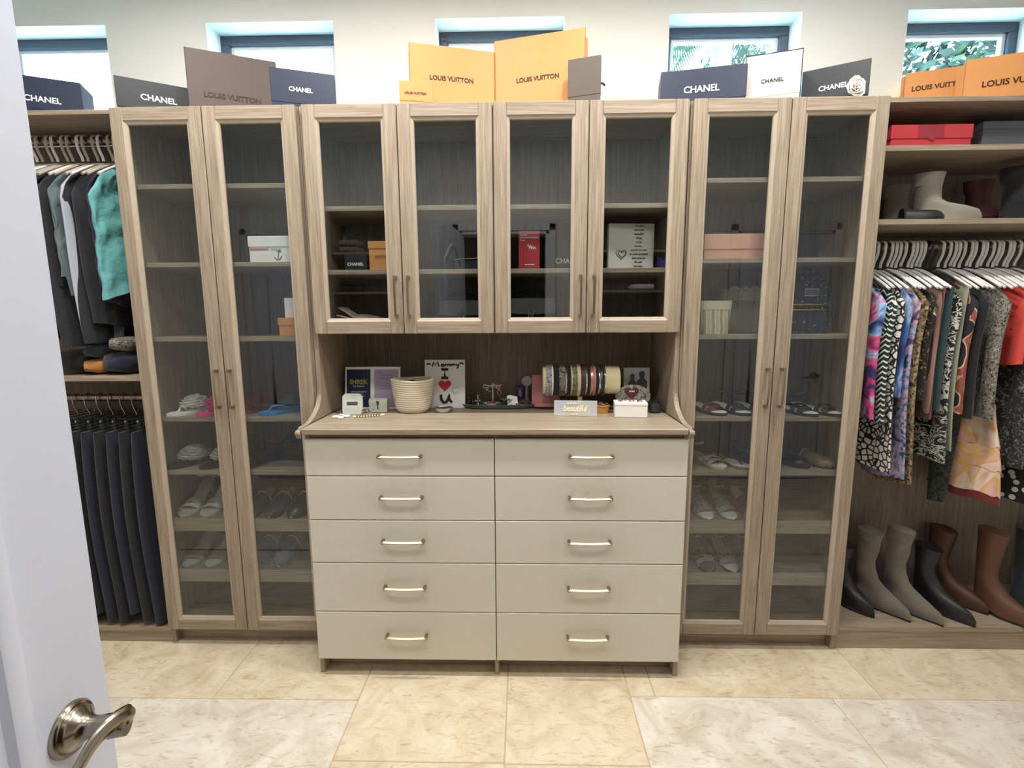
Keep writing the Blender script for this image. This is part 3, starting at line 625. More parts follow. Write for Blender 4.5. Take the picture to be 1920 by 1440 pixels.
for i, (tx, sz) in enumerate((('The best', .011), ('and most', .011), ('beautiful', .012), ('things', .011), ('in the', .010), ('world....', .012), ('cannot be seen', .012), ('or even touched', .012), ('they must be', .011), ('felt with', .010), ('the heart', .010))): lettering(tx, sz, 'photo_dark', r, (w*.16, -.001, h*(.95-.088*i)), bold=.0003, shear=.2)
mb = MB()
for k in range(9): mb.sheet(lambda u, v, k=k: (.03*(u-.5)+.012*cos(k*2.1), .01*k/9+.01*sin(6*u+k), .012+.03*v+.012*sin(k*1.7+u*3)), 3, 3, .001)
single('foil_bow', mb, 'violet_foil', 'shiny violet foil bow at the right end of the hutch shelf', 'bow', Vector((.655, .13, Z2+.002)), world=False)
def handbag(label, cx, w, y, h, mat, hardware, zb, emblem):
    r = thing('handbag', label, 'handbag', (cx, y, zb+.001))
    rings = []
    for i in range(9):
        t = i/8; ww = w/2*(1-.10*t-.12*max(0, t-.8)*5*.4); dd = .055*(1-.45*t); rings.append([(ww*math.copysign(abs(cos(a))**.45, cos(a)), dd*math.copysign(abs(sin(a))**.6, sin(a)), t*h) for a in [2*PI*k/28 for k in range(28)]])
    mb = MB(); mb.loft(rings); mb.sm = True; part('bag_body', mb, mat, r)
    mb = MB(); mb.sheet(lambda u, v: ((u-.5)*w*.86, -.055+.022*(1-v)-.004, h*(.98-.55*v+.05*(2*u-1)**2*v)), 8, 5, .003); part('flap', mb, mat, r)
    mb = MB()
    if emblem == 'LV':
        mb.tube([(-.010, -.064, h*.52), (-.016, -.064, h*.34), (-.002, -.064, h*.35)], .0022, 6); mb.tube([(-.014, -.066, h*.55), (.0, -.066, h*.36), (.014, -.066, h*.56)], .0022, 6)
    else:
        for s_ in (-1, 1): mb.tube([(s_*.006+.011*cos(a*s_), -.064, h*.45+.011*sin(a)) for a in [.7+i*4.9/12 for i in range(13)]] if s_ < 0 else [(.006-.011*cos(a), -.066, h*.45+.011*sin(a)) for a in [.7+i*4.9/12 for i in range(13)]], .002, 6)
    part('clasp', mb, hardware, r)
    mb = MB(); mb.tube([(-w*.34, 0, h*.9), (-w*.30, .0, h*1.12), (-w*.12, .0, h*1.25), (w*.12, 0, h*1.25), (w*.30, 0, h*1.12), (w*.34, 0, h*.9)], .004, 8); part('bag_handle', mb, mat, r)
handbag('black handbag with silver clasp behind the second hutch door', -.215, .22, .17, .12, 'leather_black', 'silver', ZB, 'CC')
handbag('black handbag with crossed letter clasp behind the third hutch door', .095, .24, .17, .13, 'leather_black', 'silver', ZB, 'LV')
r, w, h = plain_box('gift_box', 'flat slate grey box on the hutch floor behind the black handbag', 'box', 965, 995, 535, .30, ZB, .05, 'slate_card')
mb = MB()
for k in range(3):
    mb.sheet(lambda u, v, k=k: (-.10+.21*u+.01*k, -.05+.10*v, .006+.018*k*(1-u*.5)+.016*sin(PI*u)*(1+.4*sin(7*v+k*2))+.05*max(0, .3-u)*(k+1)), 10, 6, .006)
single('dust_bag', mb, 'beige_cloth', 'crumpled beige dust bag on the hutch floor at the left', 'bag', Vector((-.655, .13, ZB+.004)), world=False)
mb = MB(); mb.sheet(lambda u, v: (-.07+.16*u, -.03+.06*v, .004+.004*sin(u*31)), 24, 3, .002); single('lace_ribbon', mb, 'trim_white', 'strip of white lace lying behind the fourth hutch door', 'ribbon', Vector((.53, .07, ZB+.002)), world=False)

# ================================================================== things on the counter
def place(px, py, dy=0, z=CT): q = az(px, py, z); q.y += dy; q.z = z+.001; return q
# programme in a folder
L = at(641, 690, .20); Rr = at(747, 689, .20); mid = at(695, 690, .20)
r = thing('programme_folder', 'open theatre programme, navy and lavender, standing against the hutch', 'programme', (mid.x, .195, CT+.001), rot=(math.radians(-9), 0, 0))
hgt = L.z-CT+.004; wl = mid.x-L.x; wr = Rr.x-mid.x
for sgn, w_, nm, mt in ((-1, wl, 'left_leaf', 'navy_print'), (1, wr, 'right_leaf', 'lavender')):
    mb = MB(); x0, x1 = (-w_, 0) if sgn < 0 else (0, w_)
    mb.box(x0, x1, 0, .004, 0, hgt, .0008); lf = part(nm, mb, 'trim_white', r); lf.rotation_euler = (0, 0, -.10*sgn*-1)
    mb = MB(); mb.box(x0+.009, x1-.009, -.0012, .001, .01, hgt-.012); part('print', mb, mt, lf)
    if sgn < 0:
        cx = (x0+x1)/2
        lettering('SHREK', .030, 'lime_ink', lf, (cx, -.002, hgt*.64), bold=.0007, width=.090); lettering('The Musical', .012, 'photo_grey', lf, (cx, -.002, hgt*.54), bold=.0003)
        for i, ww in enumerate((.075, .045, .06)): mb = MB(); mb.box(cx-ww/2, cx+ww/2, -.0016, -.001, hgt*.40-.010*i, hgt*.40-.010*i+.003); part('small_print', mb, 'photo_grey', lf)
    else:
        stroke('script_print', [[(.02+.03*t/8, -.002, hgt*.86+.004*sin(t*2)) for t in range(9)], [(.04+.055*t/10, -.002, hgt*.80+.004*sin(t*1.8)) for t in range(11)], [(.03+.065*t/12, -.002, hgt*.73+.006*sin(t*1.9)) for t in range(13)], [(.035+.05*t/8, -.002, hgt*.55) for t in range(9)], [(.03+.06*t/8, -.002, hgt*.48) for t in range(9)]], .0008, 'purple', lf)
q = place(660, 778, .01); mb = MB(); s_ = .044
mb.prism([(-s_, .012), (-s_, .080), (-s_+.012, .092), (s_-.014, .092), (s_, .078), (s_, .012), (s_-.006, .0), (-s_+.008, 0)], -.006, .006)
r = thing('keepsake_plaque', 'small pale plaque with a slot standing in front of the programme', 'plaque', q, rot=(math.radians(-8), 0, 0)); part('plaque', mb, 'pale_green_grey', r)
mb = MB(); mb.tube([(-.024, -.0062, .048), (.024, -.0062, .048)], .008, 10, flat=(1, .15), up=(0, 0, 1)); part('slot', mb, 'photo_dark', r)
for i, (z, ww) in enumerate(((.082, .05), (.074, .035), (.066, .06), (.030, .05), (.022, .066), (.014, .06))): stroke('engraving', [[(-ww/2+ww*t/10, -.0064, z+.0012*sin(t*2.3)) for t in range(11)]], .0007, 'photo_grey', r)
q = place(707, 775, .015); r = thing('trinket_chest', 'tiny white domed chest beside the woven basket', 'box', q)
mb = MB(); mb.box(-.040, .040, 0, .05, 0, .038, .001); part('chest_body', mb, 'pale_green_grey', r)
mb = MB(); mb.prism([(.0, .038)]+[(.025-.025*cos(PI*i/10), .040+.022*sin(PI*i/10)) for i in range(11)]+[(.05, .038)], -.041, .041, 'X'); part('lid', mb, 'pale_green_grey', r)
mb = MB(); mb.box(-.005, .005, -.003, .0, .036, .052); mb.box(-.002, .002, -.002, .002, .014, .034); part('latch', mb, 'pewter', r)
q = place(692, 781, 0); r = thing('striped_comb', 'black and cream striped hair clip lying on the counter front', 'hair clip', q, .35)
mb = MB(); mb.box(-.065, .065, -.010, .010, 0, .006, .001); part('bar', mb, 'cream_plastic', r)
for i in range(9): mb = MB(); mb.box(-.0032, .0032, -.0105, .0105, 0, .0068); mb.xf(Matrix.Translation((-.048+.0115*i, 0, 0)) @ Matrix.Rotation(-.35, 4, 'Z')); part('stripe', mb, 'plum', r)
mb = MB()
for k in range(14): mb.lathe([(.0, -.004), (.004, -.002), (.004, .002), (0, .004)], 8, (-.03+.05*R.random(), .012+.006*R.random(), .012+.014*R.random()))
part('beads', mb, 'silver', r)
q = place(640, 783, 0); mb = MB()
for a in (0, PI/2): o = len(mb.v); mb.box(-.036, .036, -.011, .011, 0, .009, .003); mb.xf(Matrix.Rotation(a+.3, 4, 'Z'), o)
single('foam_cross', mb, 'ink_white', 'white foam cross lying at the left end of the counter', 'ornament', q, world=False)
# rope basket
q = place(768, 778, .075); r = thing('rope_basket', 'cream coiled rope basket in the middle of the counter', 'basket', q)
prof = []; nco = 15; hb = .148
for i in range(nco*4+1):
    t = i/(nco*4); rad = .072+.024*t**.8-.012*max(0, .12-t)*8; prof.append((rad+.0022*abs(sin(PI*nco*t)), t*hb))
inner = [(pr[0]-.008, pr[1]) for pr in prof[::-4]]; inner[-1] = (inner[-1][0], .008)
mb = MB(); mb.lathe(prof+[(prof[-1][0]-.004, hb+.003)]+inner, 40, e=(1, .82)); 
for i, v_ in enumerate(mb.v): mb.v[i].z += .0025*(v_.z/hb)*sin(math.atan2(v_.y, v_.x)*2+.6)
mb.sm = True; part('basket_body', mb, 'rope_cream', r)
mb = MB(); mb.box(-.012, .012, -.01, .01, .06, .143); part('black_case', mb, 'leather_black', r)
# Mommy canvas
A = at(797, 674, .25); B = at(872, 672, .25); w = B.x-A.x; h = A.z-CT
r = thing('hand_painted_canvas', 'white canvas hand painted Mommy I love U with a red heart', 'painting', ((A.x+B.x)/2, .215, CT+.001), rot=(math.radians(-7), 0, .02))
mb = MB(); mb.box(-w/2, w/2, 0, .016, 0, h, .0015); part('canvas', mb, 'canvas_white', r)
Y0 = -.001; P = lambda pts: [(a*w, Y0, b*h) for a, b in pts]
arc = lambda cx, cz, rx, rz_, a0, a1, n=10: [(cx+rx*cos(a0+(a1-a0)*i/n), cz+rz_*sin(a0+(a1-a0)*i/n)) for i in range(n+1)]
stroke('brush_lettering', [P([(-.45, .90), (-.42, .925), (-.38, .91), (-.35, .905)]), P([(-.31, .86), (-.27, .955), (-.225, .885), (-.175, .955), (-.14, .86)]), P(arc(-.05, .885, .035, .022, 0, 2*PI)), P([(.01, .865), (.02, .905), (.06, .90), (.07, .87), (.08, .905), (.12, .90), (.13, .87)]), P([(.15, .87), (.16, .905), (.19, .905), (.20, .875), (.21, .905), (.25, .90), (.26, .875)]), P([(.29, .91), (.31, .875), (.35, .91), (.33, .84), (.30, .82)]), P([(.37, .915), (.40, .935), (.44, .915), (.47, .91)]),
    P([(.0, .80), (.0, .63)]), P([(-.09, .80), (.09, .80)]), P([(-.09, .625), (.09, .625)])], .0034, 'ink_black', r, flat=(1, .8))
stroke('brush_lettering', [P([(-.10, .28), (-.09, .18), (-.03, .115), (.04, .13), (.08, .20), (.10, .29), (.11, .18), (.17, .12)]), P([(.0, .80), (.0, .63)]), P([(-.08, .80), (.08, .80)]), P([(-.08, .625), (.08, .625)])], .0062, 'ink_black', r, flat=(1, .9))
mb = MB(); mb.prism([(p_[0]+0, p_[2]) for p_ in hp(0, h*.475, .030)][::-1], -.002, .002); part('heart', mb, 'heart_red', r)
stroke('pencil_wings', [P(arc(.27, .37, .10, .07, 0, 5.5)), P(arc(.25, .37, .06, .05, 1, 6)), P(arc(-.27, .37, .10, .07, -2, 3)), P(arc(-.25, .34, .06, .05, 1, 5))], .0012, 'photo_grey', r)
q = place(831, 773, .01); r = thing('silver_dish', 'small round silver dish in front of the painted canvas', 'dish', q)
mb = MB(); mb.lathe([(0, 0), (.034, 0), (.043, .012), (.046, .020), (.042, .021), (.036, .010), (0, .006)], 28, e=(1, .8)); part('dish', mb, 'silver', r); mb = MB(); mb.lathe([(0, .006), (.034, .006), (.03, .018), (0, .022)], 20, e=(1, .8)); part('clasped_lid', mb, 'pewter', r)
# jewellery tray
q = place(935, 768, .05); r = thing('jewellery_tray', 'long scalloped dark pewter tray holding jewellery', 'tray', q)
def trayring(k, z): return [((.168*k)*cos(a)*(1+.05*cos(2*a)), (.062*k)*sin(a)*(1+.16*cos(2*a)-.10*abs(cos(a))**8), z) for a in [2*PI*i/48 for i in range(48)]]
mb = MB(); mb.loft([trayring(.90, .002), trayring(.97, .006), trayring(1.0, .016), trayring(1.03, .018), trayring(.985, .020), trayring(.95, .010), trayring(.88, .007)]); mb.sm = True; part('tray_body', mb, 'pewter_dark', r)
tq = lambda dx, dy, dz=.008: Vector((q.x+dx, q.y+dy, q.z+dz))
GJ = 'jewellery dishes and trinkets on the tray'
r = thing('jewellery_tree', 'small metal T-shaped jewellery stand with hanging rings on the tray', 'jewellery stand', tq(-.03, .015), group=GJ)
mb = MB(); mb.lathe([(0, 0), (.020, 0), (.018, .005), (.004, .010), (.003, .09), (.002, .105), (0, .108)], 18); part('stem', mb, 'silver', r)
mb = MB(); mb.tube([(-.042+.084*i/14, 0, .094+.003*sin(i)) for i in range(15)], .0028, 8); part('cross_bar', mb, 'silver', r)
for x, z, rr, mt in ((-.040, .090, .006, 'silver'), (-.028, .078, .005, 'trim_white'), (-.012, .078, .011, 'silver'), (.014, .092, .006, 'silver'), (.027, .088, .008, 'silver'), (.030, .062, .009, 'gold')):
    mb = MB(); mb.tube([(x+rr*cos(2*PI*i/14), 0, z+rr*1.3*sin(2*PI*i/14)) for i in range(14)], .0014, 6, closed=True); part('ring', mb, mt, r)
def dish(label, name, dx, dy, rad, hh, mat, fill, n=12):
    r = thing(name, label, 'dish', tq(dx, dy), group=GJ); mb = MB(); mb.lathe([(0, 0), (rad*.5, 0), (rad*.8, hh*.5), (rad, hh), (rad*.95, hh), (rad*.72, hh*.5), (0, hh*.25)], 24, e=(1, .8)); part('bowl', mb, mat, r)
    mb = MB()
    for k in range(n): a = R.random()*6.28; d = rad*.7*R.random()**.5; mb.lathe([(0, -.005), (.0045, -.002), (.0045, .003), (0, .006)], 7, (d*cos(a), d*.8*sin(a), hh*.8+.006*R.random()))
    part('beads', mb, fill, r)
dish('clear glass dish of silver beads at the left of the tray', 'glass_dish', -.105, -.006, .040, .026, 'clear_glass', 'silver', 18)
dish('white china dish of maroon beads under the jewellery stand', 'china_dish', -.035, -.022, .030, .018, 'trim_white', 'maroon', 16)
dish('clear glass bowl in the middle of the tray', 'glass_dish', .03, 0, .036, .034, 'clear_glass', 'silver', 10)
dish('tiny silver dish of maroon beads at the right of the tray', 'silver_dish', .122, .008, .026, .022, 'silver', 'maroon', 16)
dish('tiny white saucer at the front of the tray', 'china_dish', .095, -.030, .020, .008, 'trim_white', 'silver', 4)
mb = MB(); mb.lathe([(0, 0), (.012, 0), (.010, .01), (.003, .016), (.003, .05), (0, .052)], 12); single('ring_cone', mb, 'silver', 'thin silver ring spike in the left glass dish', 'ring holder', tq(-.100, .0, .012), group=GJ, world=False)
mb = MB(); mb.sheet(lambda u, v: (.05*(u-.5), .018*v, .004+.042*v+.004*sin(u*5)), 6, 4, .001); single('paper_slip', mb, 'trim_white', 'folded white paper slip standing on the tray', 'paper', tq(.065, -.012), .25, GJ, world=False)
mb = MB(); mb.lathe([(0, 0), (.012, 0), (.012, .03), (.007, .034), (.007, .042), (0, .043)], 14); single('lidded_flask', mb, 'pewter', 'small dark cylinder at the left end of the tray', 'bottle', tq(-.142, .006), group=GJ, world=False)
# round mirror and purple card behind the tray
q = place(982, 765, .11); r = thing('purple_perfume', 'purple card box with white emblem behind the tray', 'box', q+Vector((-.018, 0, 0))); mb = MB(); mb.box(-.016, .016, 0, .02, 0, .085, .001); part('box_body', mb, 'purple', r); mb = MB(); mb.prism([(-.008, .045), (.006, .03), (.009, .05), (.004, .07), (-.004, .075)], -.001, .001); part('emblem', mb, 'lavender', r)
r = thing('vanity_mirror', 'small round mirror on a lilac stand behind the tray', 'mirror', q+Vector((.016, .01, 0)))
mb = MB(); mb.lathe([(0, 0), (.024, 0), (.02, .012), (.010, .03), (.008, .085), (0, .088)], 18); part('stand', mb, 'lavender', r); mb = MB(); mb.lathe([(0, -.003), (.024, -.003), (.026, 0), (.024, .003), (0, .003)], 28, (0, 0, .110), 'Y'); part('mirror_disc', mb, 'photo_grey', r)
# pink pouch
q = place(1028, 772, .11); r = thing('pink_pouch', 'dusty pink pouch standing behind the beautiful sign', 'pouch', q, rot=(math.radians(-10), 0, 0))
mb = MB(); mb.prism([(-.072, .012), (-.070, .150), (-.03, .152), (.045, .075), (.068, .02), (.06, .006), (-.06, .004)], -.010, .014); part('pouch_body', mb, 'dusty_pink', r)
mb = MB(); mb.lathe([(0, 0), (.055, 0), (.060, .006), (.055, .018), (0, .020)], 28, (-.005, -.03, .0), e=(1, .5)); part('tray_foot', mb, 'dusty_pink', r)
# headband stand
A = at(1018, 712, .16); B = at(1158, 712, .16); zc = (at(1085, 684, .16).z+at(1085, 741, .16).z)/2; rad = (at(1085, 684, .16).z-at(1085, 741, .16).z)/2
cx = (A.x+B.x)/2; hl = (B.x-A.x)/2; r = thing('headband_stand', 'cream cylindrical headband stand on a stem at the back of the counter', 'stand', (cx, .16, CT+.001))
mb = MB(); mb.lathe([(rad-.010, -hl), (rad-.006, -hl-.001), (rad-.006, hl+.001), (rad-.010, hl)], 40, (0, 0, zc-CT), 'X'); part('drum', mb, 'cream_plastic', r)
mb = MB(); mb.lathe([(0, 0), (.06, 0), (.058, .008), (.014, .014), (.011, .03), (.011, zc-CT-rad-.006)], 24); part('stem', mb, 'cream_plastic', r)
HBs = [('glitter_grey', .026, 'wide grey glitter headband'), ('trim_white', .006, 'thin white scalloped headband nearest the left end'), ('black_cloth', .024, 'wide black headband beside the white scalloped one'), ('lace_grey', .026, 'wide grey sequin headband'), ('silver', .006, 'thin silver headband'), ('black_cloth', .016, 'black headband right of the sequin one'), ('rope_cream', .006, 'thin cream headband'), ('leopard', .020, 'olive leopard print headband'), ('rope_cream', .014, 'cream scalloped headband'), ('leather_brown', .020, 'brown leather headband'), ('silver', .006, 'thin silver headband right of the brown one'), ('black_cloth', .012, 'black headband right of the brown leather one'), ('rose_gold', .012, 'rose gold headband with stones'), ('dusty_pink', .010, 'dusty pink headband'), ('black_cloth', .010, 'narrow black headband near the right end'), ('silver', .007, 'silver beaded headband'), ('pewter', .008, 'pewter headband'), ('black_cloth', .006, 'thinnest black headband'), ('silver', .006, 'rightmost thin silver headband')]
x = A.x+.010
for i, (mt, ww, lb) in enumerate(HBs):
    mb = MB(); rr = rad-.0045+.001*(i % 3); n = 40; rings = []
    for k in range(n):
        a = 2*PI*k/n; o_ = rr+.0035+(.0018*sin(a*14) if ww > .012 else 0); rings.append([(x, .16+rr*cos(a), zc+rr*sin(a)), (x, .16+o_*cos(a), zc+o_*sin(a)), (x+ww*.5, .16+(o_+.0015)*cos(a), zc+(o_+.0015)*sin(a)), (x+ww, .16+o_*cos(a), zc+o_*sin(a)), (x+ww, .16+rr*cos(a), zc+rr*sin(a))])
    mb.loft(rings, False, True); mb.sm = True; single('headband', mb, mt, lb+' on the cream stand', 'headband', (x, .16, zc-rr), group='headbands on the stand')
    x += ww+.0012
# acrylic sign
A = at(1039, 751, .03); B = at(1120, 755, .03); w = B.x-A.x; h = A.z-CT-.003
r = thing('acrylic_sign', 'frosted acrylic sign with gold script reading beautiful', 'sign', ((A.x+B.x)/2, .035, CT+.001), rot=(math.radians(-6), 0, -.08))
m, nt, b = newmat('frosted_acrylic'); b.inputs['Base Color'].default_value = (.72, .74, .77, 1); b.inputs['Roughness'].default_value = .3; b.inputs['Alpha'].default_value = .5
mb = MB(); mb.box(-w/2, w/2, 0, .004, 0, h, .0006); part('plate', mb, 'frosted_acrylic', r)
lettering('beautiful', .036, 'ink_gold', r, (-.004, -.001, h*.48), bold=.0011, shear=.28, space=.9, width=.105); marks(r, -.012, -.001, h*.82, (.010, .008, .018, .006), .005, 'ink_gold'); marks(r, -.008, -.001, h*.12, (.008, .012, .010), .0045, 'ink_gold')
q = place(1131, 776, .03); r = thing('amber_candle', 'amber jar with beads beside the acrylic sign', 'jar', q)
mb = MB(); mb.lathe([(0, 0), (.028, 0), (.030, .010), (.031, .028), (.034, .030), (.034, .034), (0, .034)], 24); part('jar', mb, 'wax_amber', r); mb = MB()
for k in range(16): a = R.random()*6.28; mb.lathe([(0, -.004), (.005, 0), (0, .005)], 7, (.024*R.random()**.5*cos(a), .02*sin(a), .038+.006*R.random()))
part('beads', mb, 'silver', r)
# photograph
A = at(1171, 690, .20); B = at(1220, 694, .20); w = B.x-A.x; h = A.z-at(1171, 729, .20).z
r = thing('photo_print', 'square black and white photograph of two people standing behind the oval box', 'photograph', ((A.x+B.x)/2, .20, CT+.001), rot=(math.radians(-6), 0, -.04))
h2 = A.z-CT; mb = MB(); mb.box(-w/2, w/2, 0, .005, h2-h-.03, h2, .003); part('print', mb, 'photo_grey', r); mb = MB(); mb.box(-.012, .012, .0, .006, 0, h2-h-.02); part('prop', mb, 'photo_dark', r)
for cx_, k in ((-.020, 1.25), (.024, 1.5)):
    mb = MB(); mb.prism([(cx_-.014*k, h2-h-.02), (cx_-.015*k, h2-h+.022*k), (cx_-.006*k, h2-h+.032*k)]+[(cx_+.009*k*cos(a), h2-h+.044*k+.010*k*sin(a)) for a in [3.6-i*4.1/8 for i in range(9)]]+[(cx_+.006*k, h2-h+.032*k), (cx_+.016*k, h2-h+.02*k), (cx_+.015*k, h2-h-.02)], -.0008, .001); part('silhouette', mb, 'photo_dark', r)
# oval photo box with heart
A = at(1156, 740, .12); B = at(1222, 740, .12); w = B.x-A.x; cz = at(1190, 744, .12).z-CT; hh = at(1190, 723, .12).z-CT-cz
r = thing('oval_photo_plaque', 'oval photo collage plaque with a dark red heart behind the white box', 'plaque', ((A.x+B.x)/2, .13, CT+.001), rot=(math.radians(-8), 0, 0))
mb = MB(); mb.prism([(w/2*cos(2*PI*i/36), max(.0, cz+hh*1.0*sin(2*PI*i/36)) if i else cz) for i in range(36)], 0, .012); part('collage', mb, 'collage', r)
mb = MB(); mb.box(-.03, .03, .001, .011, 0, cz*.7); part('foot', mb, 'photo_dark', r)
mb = MB(); mb.prism([(p_[0], p_[2]) for p_ in hp(-.006, cz+hh*.30, .032)][::-1], -.002, .001); part('heart', mb, 'maroon', r); marks(r, -.006, -.0026, cz+hh*.42, (.005, .004, .006, .004), .006, 'ink_white', .0015)
A = at(1154, 756, -.0); B = at(1215, 759, -.0); w = B.x-A.x; r = thing('white_box', 'plain white lidded box on the counter below the oval plaque', 'box', ((A.x+B.x)/2, .005, CT+.001), -.10); h = A.z-CT-.002
mb = MB(); mb.box(-w/2+.001, w/2-.001, .001, .079, 0, h*.8, .001); part('box_body', mb, 'trim_white', r); mb = MB(); mb.box(-w/2, w/2, 0, .08, h*.8+.001, h, .001); part('lid', mb, 'trim_white', r)
mb = MB()
for k in range(26): a = R.random(); mb.lathe([(0, -.003), (.004, 0), (0, .004)], 6, ((a-.5)*w*.8, .02+.05*R.random(), h+.004))
single('bead_bracelet', mb, 'maroon', 'dark red beads lying on the white box', 'bracelet', Vector(((A.x+B.x)/2, .005, CT+.001)), world=False)
q = place(1231, 776, .03); r = thing('glass_jar', 'small blue-grey glass jar at the right end of the counter', 'jar', q)
mb = MB(); mb.lathe([(0, 0), (.024, 0), (.028, .012), (.028, .042), (.020, .056), (.018, .058), (.018, .052), (.025, .040), (.025, .014), (0, .004)], 24); part('jar', mb, 'clear_glass', r); mb = MB(); mb.lathe([(0, .005), (.022, .006), (.024, .014), (.023, .036), (0, .042)], 20); part('contents', mb, 'slate_card', r)

# ================================================================== shoes
WT = [(0, 0), (.03, .018), (.08, .026), (.2, .030), (.4, .027), (.6, .036), (.75, .041), (.88, .036), (.95, .024), (1, 0)]
class Last:
    """a foot: s=0 heel, s=1 toe, toe towards -Y"""
    def __init__(f, L=.24, heel=0.0, base=.012, side=1, k=1.0): f.L, f.heel, f.base, f.side, f.k = L, heel, base, side, k
    def w(f, s): return interp(WT, s)*f.k
    def y(f, s): return f.L*(.5-s)
    def cx(f, s): return f.side*.007*sin(PI*s)
    def h(f, s): return f.base+f.heel*(1-smooth(.12, .68, s))
def sole(f, th=None, n=18, grow=0):
    mb = MB(); rings = []
    for i in range(n+1):
        s = (1-cos(PI*i/n))/2; w = max(.0015, f.w(s)+grow); top = f.h(s); bot = max(0, top-th) if th else 0
        rings.append([(f.cx(s)-w, f.y(s), bot), (f.cx(s)+w, f.y(s), bot), (f.cx(s)+w, f.y(s), top), (f.cx(s)-w, f.y(s), top)])
    mb.loft(rings); mb.fixn = True; return mb
def band(f, sl, sr, wid, hb, th=.003, mb=None, n=10):
    mb = mb or MB()
    def fn(u, v):
        a = PI*u; s = sl+(sr-sl)*u+(v-.5)*wid; s = min(.97, max(.03, s)); w = f.w(s)+.002
        return (f.cx(s)-w*cos(a), f.y(s), f.h(s)-.004+hb*sin(a)**.8)
    mb.sheet(fn, n, 3, th); return mb
SHOES = []
def shoe(label, loc, kind, cols, side=1, rz=0, pitch=0, group=None, L=.235, zb=0, name=None):
    sole_m, strap_m, ins_m = cols; nm = name or {'thong': 'flip_flop', 'slide': 'slide_sandal', 'sandal': 'strappy_sandal', 'clog': 'clog', 'heel': 'heeled_sandal', 'stud': 'studded_sandal', 'mule': 'slip_on_shoe'}[kind]
    r = thing(nm, label, 'shoe', loc, 0, group, rot=(pitch, 0, rz))
    heel = {'heel': .055, 'stud': .014, 'sandal': .012}.get(kind, 0.0); f = Last(L, heel, .012 if kind != 'clog' else .02, side)
    part('sole', sole(f, .012 if heel > .03 else None), sole_m, r)
    mi = sole(f, .002, grow=-.004)
    for v in mi.v: v.z += .0015
    part('footbed', mi, ins_m, r)
    if heel > .03: mb = MB(); mb.loft([[(f.cx(.1)+.022*cos(a)*q, f.y(.12)+.022*sin(a)*q, z) for a in [2*PI*k/12 for k in range(12)]] for q, z in ((.75, 0), (.85, .02), (1.15, heel+.004))]); part('heel', mb, sole_m, r)
    if kind == 'thong':
        mb = MB()
        for sg in (-1, 1):
            mb.tube([(f.cx(.82), f.y(.82), f.h(.8)), (f.cx(.78), f.y(.76), f.h(.8)+.022), (f.cx(.6)+sg*f.w(.6)*.75, f.y(.58), f.h(.6)+.026), (f.cx(.45)+sg*f.w(.45)*1.0, f.y(.42), f.h(.45))], .004, 8, flat=(1, .6))
        part('strap', mb, strap_m, r)
    elif kind == 'slide':
        part('strap', band(f, .62, .62, .26, .040), strap_m, r)
    elif kind == 'clog' or kind == 'mule':
        rings = []; hi = .062 if kind == 'clog' else .045
        for i in range(9):
            s = .40+.58*i/8; w = f.w(s)+.003; hh = hi*(1-.25*((s-.4)/.58)) if i < 7 else hi*(.66, .35)[i-7]
            rings.append([(f.cx(s)-w*cos(a), f.y(s), f.h(s)-.006+hh*sin(a)**.75) for a in [PI*k/12 for k in range(13)]]+[(f.cx(s)+w*(1-2*k/4)*.9, f.y(s), f.h(s)-.006) for k in range(1, 4)])
        mb = MB(); mb.loft(rings); mb.sm = True; part('upper', mb, strap_m, r)
        mb = MB(); mb.tube([(f.cx(.4)-(f.w(.4)+.003)*cos(a), f.y(.395), f.h(.4)-.004+(hi+.001)*sin(a)**.75) for a in [PI*k/12 for k in range(13)]], .004, 6); part('collar', mb, ins_m, r)
    else:
        mb = band(f, .78, .72, .10, .026); band(f, .62, .68, .09, .036, mb=mb); 
        if kind == 'stud': band(f, .5, .5, .06, .040, mb=mb)
        part('front_straps', mb, strap_m, r)
        mb = MB(); z0 = f.h(.1); a0 = .045 if kind != 'stud' else .035
        mb.tube([(f.cx(.15)+.030*cos(a)*1.02, f.y(.16)+.036*sin(a), z0+a0-.012*sin(a)) for a in [2*PI*k/18 for k in range(18)]], .0035, 6, closed=True, flat=(1.5, .5), up=(0, 0, 1)); part('ankle_strap', mb, strap_m, r)
        mb = MB(); mb.sheet(lambda u, v: (f.cx(.03)-.022+.044*u, f.y(.02)-.010*(2*u-1)**2*-1, z0-.004+(a0+.010)*v), 6, 3, .003); part('heel_counter', mb, strap_m, r)
        if kind == 'stud':
            mb = MB(); mb.sheet(lambda u, v: (f.cx(.6)-.006+.012*v, f.y(.80-.55*u), f.h(.6)+.030+.012*u), 8, 1, .003); part('centre_strap', mb, strap_m, r)
            mb = MB()
            for k in range(9): a = PI*(.12+.76*k/8); mb.lathe([(0, -.002), (.0032, 0), (0, .0032)], 6, (f.cx(.7)-(f.w(.7)+.004)*cos(a), f.y(.70), f.h(.7)+.034*sin(a)**.8))
            for k in range(7): mb.lathe([(0, -.002), (.003, 0), (0, .003)], 6, (f.cx(.6), f.y(.74-.07*k), f.h(.6)+.034+.0015*k))
            part('studs', mb, 'silver', r)
    return r, f
G1, G2 = 'shoes in the left glass cabinet', 'shoes in the right glass cabinet'
def on(px, z, y): q = at(px, 800, y); w = ray(px, 800); 
def xat(px, y, z):
    """x at depth y and height z that shows at picture column px"""
    lo, hi = -3.0, 3.0
    for _ in range(40):
        m_ = (lo+hi)/2; d = Vector((m_, y, z))-CAM; fw = axes(0, 0, 1); rt = axes(1, 0, 0)
        if 960+F_PX*d.dot(rt)/d.dot(fw) < px: lo = m_
        else: hi = m_
    return lo
